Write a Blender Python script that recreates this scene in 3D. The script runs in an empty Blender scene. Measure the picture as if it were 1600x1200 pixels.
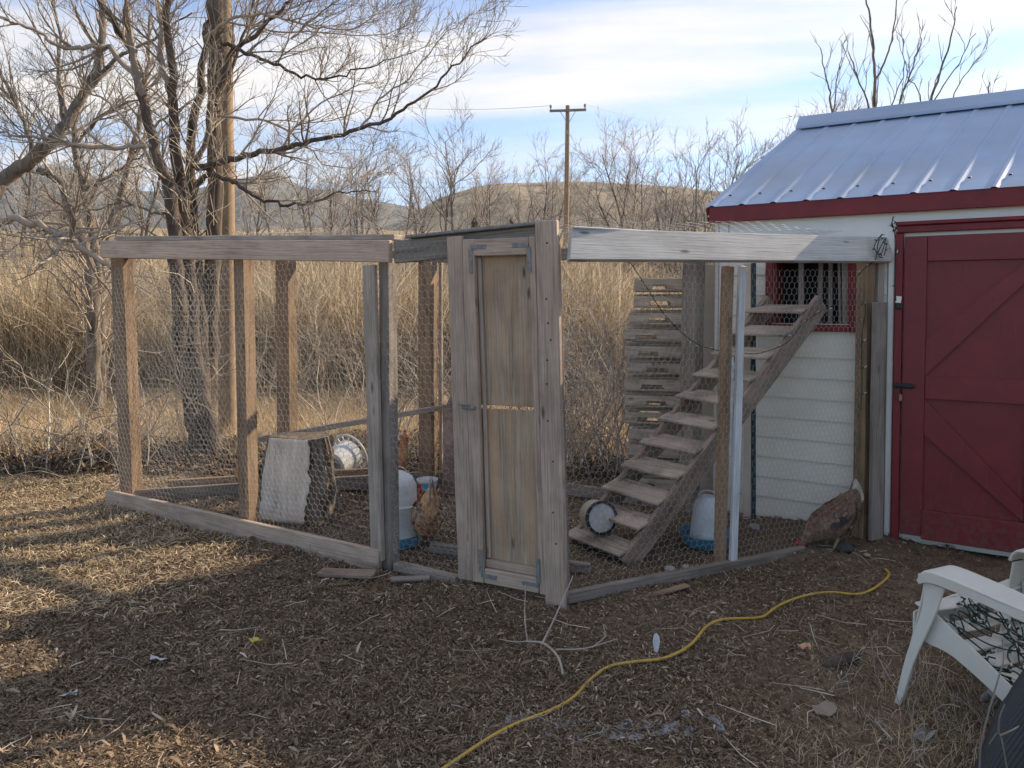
import bpy, bmesh, math, random
import numpy as np
from mathutils import Vector, Matrix, noise
random.seed(7); RNG = np.random.default_rng(7)
R = math.radians
scene = bpy.context.scene
COL = scene.collection

# ------------------------------------------------------------------ camera, sky, sun, exposure
FPX, CAMH, PITCH, SHIFT = 1180.0, 1.67, 2.0, 89.0      # in units of the 1600 px wide photograph
cam_d = bpy.data.cameras.new('camera'); cam = bpy.data.objects.new('camera', cam_d); COL.objects.link(cam)
cam_d.sensor_width = 36; cam_d.lens = 36 * FPX / 1600
cam_d.shift_y = -SHIFT / 1600
cam_d.clip_start = 0.05; cam_d.clip_end = 5000
cam.location = (0, 0, CAMH); cam.rotation_euler = (R(90 - PITCH), 0, 0)
scene.camera = cam

SUN_AZ, SUN_EL = 31.5, 28.3      # degrees: azimuth measured from +X (right) towards +Y (away)
sd = Vector((math.cos(R(SUN_AZ)) * math.cos(R(SUN_EL)), math.sin(R(SUN_AZ)) * math.cos(R(SUN_EL)), math.sin(R(SUN_EL))))
sl = bpy.data.lights.new('sun', 'SUN'); sl.energy = 5.0; sl.angle = R(0.53); sl.color = (1.0, 0.83, 0.62)
so = bpy.data.objects.new('sun', sl); COL.objects.link(so); so.location = (30, 12, 20)
so.rotation_euler = sd.to_track_quat('Z', 'Y').to_euler()

world = bpy.data.worlds.new('World'); scene.world = world; world.use_nodes = True
nt = world.node_tree; nt.nodes.clear()
def wn(t, **k):
    n = nt.nodes.new(t)
    for a, b in k.items(): setattr(n, a, b)
    return n
def wl(a, b): nt.links.new(a, b)
sky = wn('ShaderNodeTexSky', sky_type='NISHITA'); sky.sun_disc = False
sky.sun_elevation = R(SUN_EL); sky.sun_rotation = R(90 - SUN_AZ); sky.altitude = 1000; sky.air_density = 1.0; sky.dust_density = 0.6
tc = wn('ShaderNodeTexCoord')
sep = wn('ShaderNodeSeparateXYZ'); wl(tc.outputs['Generated'], sep.inputs[0])
def wm(op, a, b=None, c=None):
    n = wn('ShaderNodeMath', operation=op)
    for i, v in enumerate((a, b, c)):
        if v is None: continue
        if isinstance(v, (int, float)): n.inputs[i].default_value = v
        else: wl(v, n.inputs[i])
    return n.outputs[0]
# thin high cloud in bands: a flat layer overhead, seen in perspective
zz = wm('MAXIMUM', sep.outputs[2], 0.02)
zc = wm('ADD', zz, 0.10)
cx = wm('DIVIDE', sep.outputs[0], zc); cy = wm('DIVIDE', sep.outputs[1], zc)
comb = wn('ShaderNodeCombineXYZ'); wl(wm('MULTIPLY', cx, 0.55), comb.inputs[0]); wl(wm('ADD', wm('MULTIPLY', cy, 1.9), wm('MULTIPLY', cx, 0.25)), comb.inputs[1])
n1 = wn('ShaderNodeTexNoise'); n1.inputs['Scale'].default_value = 0.9; n1.inputs['Detail'].default_value = 8; n1.inputs['Roughness'].default_value = 0.55; n1.inputs['Distortion'].default_value = 0.6
wl(comb.outputs[0], n1.inputs['Vector'])
n2 = wn('ShaderNodeTexNoise'); n2.inputs['Scale'].default_value = 3.5; n2.inputs['Detail'].default_value = 10; n2.inputs['Roughness'].default_value = 0.6
wl(comb.outputs[0], n2.inputs['Vector'])
# coverage against elevation (bands of cirrus), slightly tilted
tilt = wm('ADD', sep.outputs[2], wm('MULTIPLY', sep.outputs[0], -0.085))
cov = wn('ShaderNodeValToRGB'); wl(tilt, cov.inputs[0]); cr = cov.color_ramp
cr.interpolation = 'B_SPLINE'
stops = [(0.0, .48), (0.10, .30), (0.155, .32), (0.175, .68), (0.20, .70), (0.222, .40), (0.245, .76), (0.33, .80), (0.365, .42), (0.43, .40), (0.6, .66), (1.0, .66)]
while len(cr.elements) < len(stops): cr.elements.new(0.5)
for e, (p, v) in zip(cr.elements, stops): e.position = p; e.color = (v, v, v, 1)
msum = wm('ADD', wm('MULTIPLY', n1.outputs['Fac'], 0.75), wm('MULTIPLY', n2.outputs['Fac'], 0.35))
mk = wm('SUBTRACT', wm('ADD', cov.outputs[0], msum), 1.0)
mr = wn('ShaderNodeMapRange'); wl(mk, mr.inputs[0]); mr.inputs[1].default_value = -0.06; mr.inputs[2].default_value = 0.46; mr.clamp = True
mr.interpolation_type = 'SMOOTHSTEP'
mix = wn('ShaderNodeMix', data_type='RGBA'); wl(mr.outputs[0], mix.inputs[0])
tint = wn('ShaderNodeMix', data_type='RGBA', blend_type='MULTIPLY'); tint.inputs[0].default_value = 1
wl(sky.outputs[0], tint.inputs[6]); tint.inputs[7].default_value = (.68, .91, 1.15, 1)
wl(tint.outputs[2], mix.inputs[6]); mix.inputs[7].default_value = (5.6, 5.42, 5.25, 1)
bg = wn('ShaderNodeBackground'); wl(mix.outputs[2], bg.inputs[0]); bg.inputs[1].default_value = 0.10
wo = wn('ShaderNodeOutputWorld'); wl(bg.outputs[0], wo.inputs[0])

scene.view_settings.view_transform = 'Standard'; scene.view_settings.look = 'None'
scene.view_settings.exposure = 0.90; scene.view_settings.gamma = 1
scene.view_settings.use_curve_mapping = False
scene.render.engine = 'CYCLES'
scene.cycles.max_bounces = 6; scene.cycles.diffuse_bounces = 3; scene.cycles.transparent_max_bounces = 8
scene.cycles.use_denoising = True

# ------------------------------------------------------------------ helpers
CP, SP = math.cos(R(PITCH)), math.sin(R(PITCH))
def ray(px, py):
    a = (px - 800) / FPX; b = -(py - 600) / FPX - SHIFT / FPX
    return Vector((a, CP + b * SP, -SP + b * CP))
def W(px, py, Y):
    d = ray(px, py); return Vector((0, 0, CAMH)) + d * (Y / d.y)
def G(px, py, z=0.0):
    d = ray(px, py); return Vector((0, 0, CAMH)) + d * ((z - CAMH) / d.z)

def tag(o, label=None, cat=None, group=None, kind=None):
    if label: o['label'] = label
    if cat: o['category'] = cat
    if group: o['group'] = group
    if kind: o['kind'] = kind
    return o
def empty(name, loc, label, cat, group=None):
    o = bpy.data.objects.new(name, None); COL.objects.link(o); o.location = loc
    o.empty_display_size = 0.1
    return tag(o, label, cat, group)
def link(name, me, mat, parent=None, smooth=False):
    o = bpy.data.objects.new(name, me); COL.objects.link(o)
    if mat is not None:
        for m in (mat if isinstance(mat, (list, tuple)) else [mat]): me.materials.append(m)
    if parent is not None:
        o.parent = parent
    if smooth: me.shade_smooth()
    return o
def wloc(parent):
    v = Vector((0, 0, 0))
    while parent is not None: v += parent.location; parent = parent.parent
    return v
def mesh_np(name, v, f, rnd=None):
    """v (n,3); f (m,k) with one k"""
    me = bpy.data.meshes.new(name); v = np.asarray(v, dtype=np.float32); f = np.asarray(f, dtype=np.int32)
    me.vertices.add(len(v)); me.vertices.foreach_set('co', v.ravel())
    k = f.shape[1]; me.loops.add(f.size); me.loops.foreach_set('vertex_index', f.ravel())
    me.polygons.add(len(f)); me.polygons.foreach_set('loop_start', np.arange(0, f.size, k, dtype=np.int32))
    me.update(calc_edges=True)
    if rnd is not None:
        a = me.attributes.new('rnd', 'FLOAT', 'POINT'); a.data.foreach_set('value', np.asarray(rnd, dtype=np.float32))
    return me
def obj_np(name, v, f, mat, parent=None, rnd=None, smooth=False):
    if parent is not None: v = np.asarray(v) - np.array(wloc(parent))
    return link(name, mesh_np(name, v, f, rnd), mat, parent, smooth)

def tubes(chains, k=4):
    """list of (pts (n,3), radii (n,)) -> verts, quads, rnd"""
    by = {}
    for p, r in chains: by.setdefault(len(p), []).append((p, r))
    V, F, Q, off = [], [], [], 0
    ang = np.arange(k) * 2 * np.pi / k; ca, sa = np.cos(ang), np.sin(ang)
    for n, L in by.items():
        P = np.array([c[0] for c in L], dtype=float); Rr = np.array([c[1] for c in L], dtype=float)
        T = np.gradient(P, axis=1); T /= np.linalg.norm(T, axis=2, keepdims=True) + 1e-9
        ref = np.zeros_like(T[:, :1]); m = np.abs(T[:, :1, 2:3]) > 0.8
        ref[..., 0:1] = np.where(m, 1, 0); ref[..., 2:3] = np.where(m, 0, 1)
        A = np.cross(T, ref); A /= np.linalg.norm(A, axis=2, keepdims=True) + 1e-9
        B = np.cross(T, A)
        vv = P[:, :, None, :] + Rr[:, :, None, None] * (A[:, :, None, :] * ca[None, None, :, None] + B[:, :, None, :] * sa[None, None, :, None])
        c = len(L); base = off + np.arange(c)[:, None, None] * (n * k) + np.arange(n - 1)[None, :, None] * k
        j = np.arange(k)[None, None, :]; j2 = (j + 1) % k
        q = np.stack([base + j, base + j2, base + j2 + k, base + j + k], axis=-1).reshape(-1, 4)
        V.append(vv.reshape(-1, 3)); F.append(q); Q.append(np.repeat(RNG.random(c), n * k)); off += c * n * k
    return np.concatenate(V), np.concatenate(F), np.concatenate(Q)
def tube_obj(name, chains, mat, parent=None, k=4, smooth=True):
    v, f, q = tubes(chains, k); return obj_np(name, v, f, mat, parent, q, smooth)
def seg_prisms(A, B, r):
    """vectorised thin 3-sided prisms for wire"""
    T = B - A; T /= np.linalg.norm(T, axis=1, keepdims=True) + 1e-9
    ref = np.tile([0.3, 0.2, 0.93], (len(A), 1)); N1 = np.cross(T, ref); N1 /= np.linalg.norm(N1, axis=1, keepdims=True) + 1e-9
    N2 = np.cross(T, N1); vs = []
    for P in (A, B):
        for a in (0, 2.094, 4.189): vs.append(P + r * (math.cos(a) * N1 + math.sin(a) * N2))
    V = np.stack(vs, axis=1).reshape(-1, 3); b = (np.arange(len(A)) * 6)[:, None]
    F = np.concatenate([b + [0, 1, 4, 3], b + [1, 2, 5, 4], b + [2, 0, 3, 5]]); return V, F

def boxmesh(lx, ly, lz, bev=0.004, cx=0, cy=0, cz=0, sub=0, warp=0):
    bm = bmesh.new(); bmesh.ops.create_cube(bm, size=1)
    for v in bm.verts: v.co = Vector((v.co.x * lx, v.co.y * ly, v.co.z * lz))
    if bev: bmesh.ops.bevel(bm, geom=bm.edges[:], offset=min(bev, min(lx, ly, lz) * .3), segments=1, affect='EDGES')
    if sub:
        for i in range(1, sub):
            x = -lx / 2 + lx * i / sub
            bmesh.ops.bisect_plane(bm, geom=bm.verts[:] + bm.edges[:] + bm.faces[:], plane_co=(x, 0, 0), plane_no=(1, 0, 0))
        s = random.random() * 50
        for v in bm.verts:
            n = noise.noise_vector(Vector((v.co.x * 1.3 + s, s, 0)))
            v.co.y += n.y * warp; v.co.z += n.z * warp
    for v in bm.verts: v.co += Vector((cx, cy, cz))
    me = bpy.data.meshes.new('board'); bm.to_mesh(me); bm.free(); return me
def orient(xdir, zdir):
    x = Vector(xdir).normalized(); z = Vector(zdir); z = (z - x * z.dot(x)).normalized(); y = z.cross(x)
    return Matrix((x, y, z)).transposed()
def board(name, p0, p1, w, t, nrm, mat, parent=None, bev=0.005, warp=0.005, label=None, me=None):
    """board from p0 to p1 along its centre line; w in plane, t along nrm"""
    p0, p1 = Vector(p0), Vector(p1); L = (p1 - p0).length
    if me is None:
        me = boxmesh(L, w, t, bev, sub=max(1, int(L / 0.3)) if warp else 0, warp=warp); me.materials.append(mat)
    o = bpy.data.objects.new(name, me); COL.objects.link(o); o.parent = parent
    o.rotation_mode = 'QUATERNION'; o.rotation_quaternion = orient(p1 - p0, nrm).to_quaternion()
    o.location = (p0 + p1) / 2 - wloc(parent)
    if label: o['label'] = label
    return o
def loft(rings, caps=True):
    """rings: list of list of Vector, same count"""
    n = len(rings[0]); v = [p for r in rings for p in r]; f = []
    for i in range(len(rings) - 1):
        for j in range(n): f.append((i * n + j, i * n + (j + 1) % n, (i + 1) * n + (j + 1) % n, (i + 1) * n + j))
    if caps: f.append(tuple(reversed(range(n)))); f.append(tuple(range((len(rings) - 1) * n, len(rings) * n)))
    return v, f
def py_obj(name, v, f, mat, parent=None, smooth=False, local=False):
    if parent is not None and not local:
        w = wloc(parent); v = [Vector(p) - w for p in v]
    me = bpy.data.meshes.new(name); me.from_pydata([tuple(p) for p in v], [], f); me.update()
    o = link(name, me, mat, parent, smooth)
    if smooth:
        try: me.set_sharp_from_angle(angle=R(40))
        except Exception: pass
    return o
def lathe(profile, n=28, c=(0, 0, 0), axis=None):
    """profile list of (r, z) local; axis direction optional"""
    M = orient(Vector((1, 0, 0)) if axis is None or abs(Vector(axis).normalized().x) < .9 else Vector((0, 1, 0)), Vector((0, 0, 1)) if axis is None else axis)
    if axis is not None:
        z = Vector(axis).normalized(); x = z.orthogonal().normalized(); y = z.cross(x); M = Matrix((x, y, z)).transposed()
    rings = [[M @ Vector((r * math.cos(2 * math.pi * j / n), r * math.sin(2 * math.pi * j / n), z)) + Vector(c) for j in range(n)] for r, z in profile]
    return loft(rings)
def catmull(pts, n=6):
    P = [Vector(p) for p in pts]; P = [P[0] * 2 - P[1]] + P + [P[-1] * 2 - P[-2]]; out = []
    for i in range(1, len(P) - 2):
        for k in range(n):
            t = k / n; a, b, c, d = P[i - 1], P[i], P[i + 1], P[i + 2]
            out.append(0.5 * ((2 * b) + (c - a) * t + (2 * a - 5 * b + 4 * c - d) * t * t + (3 * b - a - 3 * c + d) * t ** 3))
    out.append(P[-2]); return out

# ------------------------------------------------------------------ materials
def newmat(name):
    m = bpy.data.materials.new(name); m.use_nodes = True; m.node_tree.nodes.clear(); T = m.node_tree
    b = T.nodes.new('ShaderNodeBsdfPrincipled'); o = T.nodes.new('ShaderNodeOutputMaterial'); T.links.new(b.outputs[0], o.inputs[0])
    return m, T, b
def nd(T, t, **k):
    n = T.nodes.new(t)
    for a, b in k.items():
        if hasattr(n, a): setattr(n, a, b)
        else: n.inputs[a].default_value = b
    return n
def ramp(T, fac, stops):
    n = T.nodes.new('ShaderNodeValToRGB'); T.links.new(fac, n.inputs[0]); e = n.color_ramp.elements
    while len(e) < len(stops): e.new(.5)
    for a, (p, c) in zip(e, stops): a.position = p; a.color = (*c, 1) if len(c) == 3 else c
    return n.outputs[0]
def mixc(T, f, a, b, mode='MIX'):
    n = T.nodes.new('ShaderNodeMix'); n.data_type = 'RGBA'; n.blend_type = mode
    for i, v in ((0, f), (6, a), (7, b)):
        if isinstance(v, (int, float)): n.inputs[i].default_value = v
        elif isinstance(v, tuple): n.inputs[i].default_value = (*v, 1)
        else: T.links.new(v, n.inputs[i])
    return n.outputs[2]
def bump(T, b, h, s=.3, d=.01):
    n = T.nodes.new('ShaderNodeBump'); n.inputs['Strength'].default_value = s; n.inputs['Distance'].default_value = d
    T.links.new(h, n.inputs['Height']); T.links.new(n.outputs[0], b.inputs['Normal'])
def coords(T, scale=(1, 1, 1), rand=True, src='Object'):
    c = nd(T, 'ShaderNodeTexCoord'); out = c.outputs[src]
    if rand:
        oi = nd(T, 'ShaderNodeObjectInfo'); ad = nd(T, 'ShaderNodeVectorMath', operation='MULTIPLY_ADD')
        cb = nd(T, 'ShaderNodeCombineXYZ')
        for i in range(3): T.links.new(oi.outputs['Random'], cb.inputs[i])
        T.links.new(cb.outputs[0], ad.inputs[0]); ad.inputs[1].default_value = (37, 19, 53); T.links.new(out, ad.inputs[2]); out = ad.outputs[0]
    mp = nd(T, 'ShaderNodeMapping'); mp.inputs['Scale'].default_value = scale; T.links.new(out, mp.inputs[0]); return mp.outputs[0]
def noi(T, vec, scale=5, detail=4, rough=.5, dist=0):
    n = nd(T, 'ShaderNodeTexNoise'); n.inputs['Scale'].default_value = scale; n.inputs['Detail'].default_value = detail
    n.inputs['Roughness'].default_value = rough; n.inputs['Distortion'].default_value = dist; T.links.new(vec, n.inputs['Vector']); return n.outputs['Fac']
def wood(name, base, var=.35, knots=True, rough=.85, warm=None, dirt=.35, paint=None):
    m, T, b = newmat(name); base = Vector(base)
    lo = tuple(base * (1 - var)); hi = tuple(base * (1 + var * .45)); dk = tuple(base * .33)
    big = noi(T, coords(T, (.9, 9, 9)), 1.6, 4, .55, 1.6)
    col = ramp(T, big, [(.3, lo), (.5, tuple(base)), (.72, hi)])
    wv = nd(T, 'ShaderNodeTexWave', wave_type='BANDS', bands_direction='Y'); wv.inputs['Scale'].default_value = 6.5; wv.inputs['Distortion'].default_value = 7
    wv.inputs['Detail'].default_value = 2; wv.inputs['Detail Scale'].default_value = .55; T.links.new(coords(T, (.55, 2.6, 2.6)), wv.inputs['Vector'])
    gl = ramp(T, wv.outputs['Fac'], [(.0, (.66, .63, .60)), (.14, (1, 1, 1)), (1, (1, 1, 1))])
    col = mixc(T, .55, col, gl, 'MULTIPLY')
    fine = noi(T, coords(T, (4, 150, 150)), 1.0, 3, .6)
    col = mixc(T, .8, col, ramp(T, fine, [(.28, (.58, .55, .53)), (.48, (1, 1, 1)), (.75, (1.15, 1.14, 1.12))]), 'MULTIPLY')
    if knots:
        vo = nd(T, 'ShaderNodeTexVoronoi'); vo.inputs['Scale'].default_value = 1; T.links.new(coords(T, (2.6, 9, 5)), vo.inputs['Vector'])
        k = ramp(T, vo.outputs['Distance'], [(.05, (1, 1, 1)), (.12, (0, 0, 0))]); col = mixc(T, k, col, dk)
    if warm:
        w = noi(T, coords(T, (.5, 6, 6)), 1.3, 3, .5, 2.0); col = mixc(T, ramp(T, w, [(.48, (0, 0, 0)), (.66, (.8, .8, .8))]), col, warm)
    d = noi(T, coords(T, (1, 1, 1)), 3.2, 5, .62); col = mixc(T, dirt, col, ramp(T, d, [(.35, (.35, .33, .32)), (.6, (1, 1, 1))]), 'MULTIPLY')
    if paint: col = mixc(T, ramp(T, noi(T, coords(T, (1, 3, 3)), 9, 6, .7), [(.28, (0, 0, 0)), (.36, (1, 1, 1))]), col, paint)
    T.links.new(col, b.inputs['Base Color']); b.inputs['Roughness'].default_value = rough
    b.inputs['Specular IOR Level'].default_value = .25
    bump(T, b, fine, .35, .004); return m
def plain(name, c, rough=.6, var=.12, scale=8, spec=.4, metal=0, bmp=0, trans=0, dirt=None, rand=True):
    m, T, b = newmat(name); c = Vector(c)
    f = noi(T, coords(T, (1, 1, 1), rand), scale, 5, .6)
    col = ramp(T, f, [(.3, tuple(c * (1 - var))), (.7, tuple(c * (1 + var)))])
    if dirt: col = mixc(T, ramp(T, noi(T, coords(T, (1, 1, 1), rand), scale * .6, 6, .7), [(.5, (0, 0, 0)), (.72, (.75, .75, .75))]), col, dirt)
    T.links.new(col, b.inputs['Base Color']); b.inputs['Roughness'].default_value = rough; b.inputs['Metallic'].default_value = metal
    b.inputs['Specular IOR Level'].default_value = spec
    if bmp: bump(T, b, f, bmp, .005)
    if trans:
        tr = nd(T, 'ShaderNodeBsdfTranslucent'); T.links.new(col, tr.inputs[0]); mx = nd(T, 'ShaderNodeMixShader'); mx.inputs[0].default_value = trans
        T.links.new(b.outputs[0], mx.inputs[1]); T.links.new(tr.outputs[0], mx.inputs[2])
        T.links.new(mx.outputs[0], [n for n in T.nodes if n.type == 'OUTPUT_MATERIAL'][0].inputs[0])
    return m
def byrnd(name, stops, rough=.9, trans=0, noise_var=True):
    """colour chosen per blade/chip by the stored random number: natural variation between pieces"""
    m, T, b = newmat(name); a = nd(T, 'ShaderNodeAttribute', attribute_name='rnd')
    col = ramp(T, a.outputs['Fac'], stops)
    T.links.new(col, b.inputs['Base Color']); b.inputs['Roughness'].default_value = rough; b.inputs['Specular IOR Level'].default_value = .2
    if trans:
        tr = nd(T, 'ShaderNodeBsdfTranslucent'); T.links.new(col, tr.inputs[0]); mx = nd(T, 'ShaderNodeMixShader'); mx.inputs[0].default_value = trans
        T.links.new(b.outputs[0], mx.inputs[1]); T.links.new(tr.outputs[0], mx.inputs[2])
        T.links.new(mx.outputs[0], [n for n in T.nodes if n.type == 'OUTPUT_MATERIAL'][0].inputs[0])
    return m
def bark(name, c, scale=14):
    m, T, b = newmat(name); c = Vector(c)
    f = noi(T, coords(T, (1, 1, .22)), scale, 6, .65, .4); a = nd(T, 'ShaderNodeAttribute', attribute_name='rnd')
    col = ramp(T, f, [(.32, tuple(c * .4)), (.5, tuple(c)), (.72, tuple(c * 1.55))])
    col = mixc(T, .7, col, ramp(T, a.outputs['Fac'], [(0, (.7, .7, .7)), (1, (1.2, 1.15, 1.1))]), 'MULTIPLY')
    T.links.new(col, b.inputs['Base Color']); b.inputs['Roughness'].default_value = .95; b.inputs['Specular IOR Level'].default_value = .15
    bump(T, b, f, .9, .03); return m

M = {}
M['beam_pink'] = wood('wood_beam_pinkish', (.57, .43, .335), .18)
M['post_brown'] = wood('wood_post_brown', (.30, .205, .13), .35)
M['post_grey'] = wood('wood_post_grey', (.27, .23, .195), .35)
M['stud_grey'] = wood('wood_stud_grey', (.42, .35, .29), .3)
M['door_wood'] = wood('wood_door_frame', (.46, .355, .28), .28)
M['plywood'] = wood('wood_plywood_panel', (.43, .325, .235), .3, warm=(.52, .34, .20))
M['beam_pale'] = wood('wood_beam_pale', (.53, .51, .48), .12, dirt=.25)
M['ramp'] = wood('wood_ramp_brown', (.36, .265, .21), .35, dirt=.6)
M['tread'] = wood('wood_ramp_tread', (.45, .37, .30), .3, dirt=.7)
M['pallet'] = wood('wood_pallet', (.56, .47, .37), .35, dirt=.5)
M['whiteboard'] = wood('wood_painted_white', (.62, .62, .63), .08, knots=False, dirt=.3)
M['beige'] = plain('beige_board', (.54, .46, .37), .8, .08, 12)
M['teal'] = plain('teal_paint', (.022, .045, .055), .7)
M['siding'] = plain('siding_white_paint', (.76, .71, .61), .55, .035, 5, .4, dirt=(.66, .62, .54))
M['trimwhite'] = plain('trim_white_paint', (.80, .78, .73), .5, .03, 9, .4)
m, T, b = newmat('red_barn_paint')
rf = noi(T, coords(T, (1, 1, 1), False, 'Object'), 5, 6, .65); rc_ = ramp(T, rf, [(.3, (.135, .011, .015)), (.7, (.19, .015, .020))])
g3 = nd(T, 'ShaderNodeNewGeometry'); mpg = nd(T, 'ShaderNodeMapping'); mpg.inputs['Scale'].default_value = (70, 70, 3.5); T.links.new(g3.outputs['Position'], mpg.inputs[0])
st_ = noi(T, mpg.outputs[0], 1, 5, .7); rc_ = mixc(T, ramp(T, st_, [(.60, (0, 0, 0)), (.72, (.55, .55, .55))]), rc_, (.24, .055, .055))
sx = nd(T, 'ShaderNodeSeparateXYZ'); T.links.new(g3.outputs['Position'], sx.inputs[0]); lowm = nd(T, 'ShaderNodeMapRange'); T.links.new(sx.outputs[2], lowm.inputs[0]); lowm.inputs[1].default_value = .45; lowm.inputs[2].default_value = .02
spl = nd(T, 'ShaderNodeMath', operation='MULTIPLY'); T.links.new(lowm.outputs[0], spl.inputs[0]); T.links.new(ramp(T, noi(T, g3.outputs['Position'], 30, 6, .75), [(.45, (0, 0, 0)), (.65, (.8, .8, .8))]), spl.inputs[1]); rc_ = mixc(T, spl.outputs[0], rc_, (.13, .085, .06))
T.links.new(rc_, b.inputs['Base Color']); b.inputs['Roughness'].default_value = .5; bump(T, b, st_, .2, .003); M['red'] = m
M['redtrim'] = plain('red_trim_paint', (.175, .014, .019), .5, .2, 9, .4)
M['roof'] = plain('galvanised_roof', (.30, .385, .54), .5, .12, 1.6, .5, .15, dirt=(.30, .33, .38))  # the sky's blue cast is put into the base colour
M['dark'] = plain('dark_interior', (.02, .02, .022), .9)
M['black'] = plain('black_metal', (.02, .02, .02), .5, .2, 20)
M['galv'] = plain('galvanised_bracket', (.21, .205, .20), .6, .3, 40, .4, .2)
M['wire'] = plain('chicken_wire_zinc', (.46, .44, .40), .5, .2, 3, .5, .3)
M['bark_dark'] = bark('bark_dark', (.125, .10, .082))
M['bark_mid'] = bark('bark_mid', (.19, .16, .13))
M['twig'] = byrnd('twig_bark', [(0, (.20, .155, .12)), (.5, (.40, .33, .26)), (1, (.62, .54, .43))])
M['twig_far'] = byrnd('twig_far', [(0, (.24, .20, .17)), (.5, (.40, .34, .29)), (1, (.54, .47, .40))])
M['pole'] = wood('utility_pole_wood', (.33, .23, .145), .2, knots=False)

# ------------------------------------------------------------------ ground, hills
def gh(x, y):
    x = np.asarray(x, float); y = np.asarray(y, float)
    h = .012 * np.sin(x * 3.1 + 1) * np.cos(y * 2.7) + .010 * np.sin(x * 7.3 + y * 5.1) + .006 * np.sin(x * 13 - y * 11)
    s = np.clip((y - 13.5) / 90, 0, 1); rise = 11.5 * (s * .8 + s * s * .2)
    h = h + rise + .25 * np.clip((y - 14) / 10, 0, 1) * np.sin(x * .25 + y * .2)
    mound = .07 * np.exp(-(((x - 1.9) / .8) ** 2 + ((y - 5.45) / .30) ** 2))
    return h + mound
def axis_pts(lo, dense_lo, dense_hi, hi, step, growth=1.09):
    a = list(np.arange(dense_lo, dense_hi, step)); s = step; v = a[-1]
    while v < hi: s *= growth; v += s; a.append(v)
    s = step; v = a[0]; b = []
    while v > lo: s *= growth; v -= s; b.append(v)
    return np.array(b[::-1] + a)
gx = axis_pts(-1600, -5.5, 5.5, 1600, .05); gy = axis_pts(-60, 2.0, 9, 2500, .05, 1.07)
X, Y = np.meshgrid(gx, gy); Z = gh(X, Y) + .006 * RNG.standard_normal(X.shape) * (Y < 12)
v = np.stack([X, Y, Z], -1).reshape(-1, 3); nx, ny = len(gx), len(gy)
i, j = np.meshgrid(np.arange(nx - 1), np.arange(ny - 1)); b0 = (j * nx + i).ravel()
m, T, b = newmat('ground_mulch'); cc = coords(T, (1, 1, 1), False)
f1 = noi(T, cc, 60, 6, .7); f2 = noi(T, cc, 1.1, 5, .6); f3 = noi(T, cc, 9, 5, .65)
c1 = ramp(T, f1, [(.3, (.07, .051, .036)), (.5, (.165, .122, .086)), (.7, (.27, .205, .145))])
c1 = mixc(T, ramp(T, f3, [(.42, (0, 0, 0)), (.62, (.6, .6, .6))]), c1, (.155, .117, .084))
c1 = mixc(T, .8, c1, ramp(T, f2, [(.35, (.62, .58, .56)), (.62, (1.15, 1.12, 1.08))]), 'MULTIPLY')
sp = nd(T, 'ShaderNodeSeparateXYZ'); T.links.new(cc, sp.inputs[0])
far = nd(T, 'ShaderNodeMapRange'); T.links.new(sp.outputs[1], far.inputs[0]); far.inputs[1].default_value = 6.8; far.inputs[2].default_value = 9.5
dry = ramp(T, f3, [(.3, (.20, .145, .085)), (.55, (.36, .265, .155)), (.7, (.45, .34, .21))])
c1 = mixc(T, far.outputs[0], c1, dry)
vf = nd(T, 'ShaderNodeMapRange'); T.links.new(sp.outputs[1], vf.inputs[0]); vf.inputs[1].default_value = 60; vf.inputs[2].default_value = 160
f4 = noi(T, cc, .05, 6, .65); c1 = mixc(T, vf.outputs[0], c1, ramp(T, f4, [(.4, (.26, .21, .145)), (.6, (.38, .30, .20))]))
T.links.new(c1, b.inputs['Base Color']); b.inputs['Roughness'].default_value = 1; b.inputs['Specular IOR Level'].default_value = .1; bump(T, b, f1, .6, .012)
ground = obj_np('ground', v, np.stack([b0, b0 + 1, b0 + nx + 1, b0 + nx], -1), m, smooth=True); tag(ground, kind='structure')

def hillmat(name, c1, c2, scrub):
    m, T, b = newmat(name); cc = coords(T, (1, 1, 1), False)
    a = noi(T, cc, .02, 8, .65); s = noi(T, cc, .09, 8, .75)
    col = ramp(T, a, [(.35, c1), (.62, c2)]); col = mixc(T, ramp(T, s, [(.50, (0, 0, 0)), (.56, (.85, .85, .85))]), col, scrub)
    T.links.new(col, b.inputs['Base Color']); b.inputs['Roughness'].default_value = 1; b.inputs['Specular IOR Level'].default_value = .05; return m
def hill(name, prof, Y0, depth, mat, seed):
    px = np.array([p[0] for p in prof]); py = np.array([p[1] for p in prof]); n = 260; mrow = 46
    xs = np.linspace(px[0], px[-1], n); ys = np.interp(xs, px, py); V = []
    for k in range(mrow):
        t = k / (mrow - 1); Yd = Y0 + depth * (t * 1.5)
        prof_t = math.sin(min(1, t * 1.5) * math.pi / 2) ** 1.2 if t < .667 else math.cos((t - .667) * 2.2)
        for q, yy in zip(xs, ys):
            X_ = (q - 800) / FPX * (Y0 + depth); H = CAMH + (470 - yy) / FPX * (Y0 + depth); base = 8.0
            nz = noise.fractal(Vector((X_ * .012 + seed, Yd * .012, 0)), 1.0, 2.1, 6)
            g = abs(noise.noise(Vector((X_ * .02 + seed, Yd * .006, 3))))
            V.append((X_ * (Yd / (Y0 + depth)) ** .25, Yd, base + (H - base) * prof_t * (1 + .05 * nz - .06 * g * (1 - abs(t - .667)))))
    i, j = np.meshgrid(np.arange(n - 1), np.arange(mrow - 1)); b0 = (j * n + i).ravel()
    return tag(obj_np(name, V, np.stack([b0, b0 + 1, b0 + n + 1, b0 + n], -1), mat, smooth=True), kind='structure')
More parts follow.
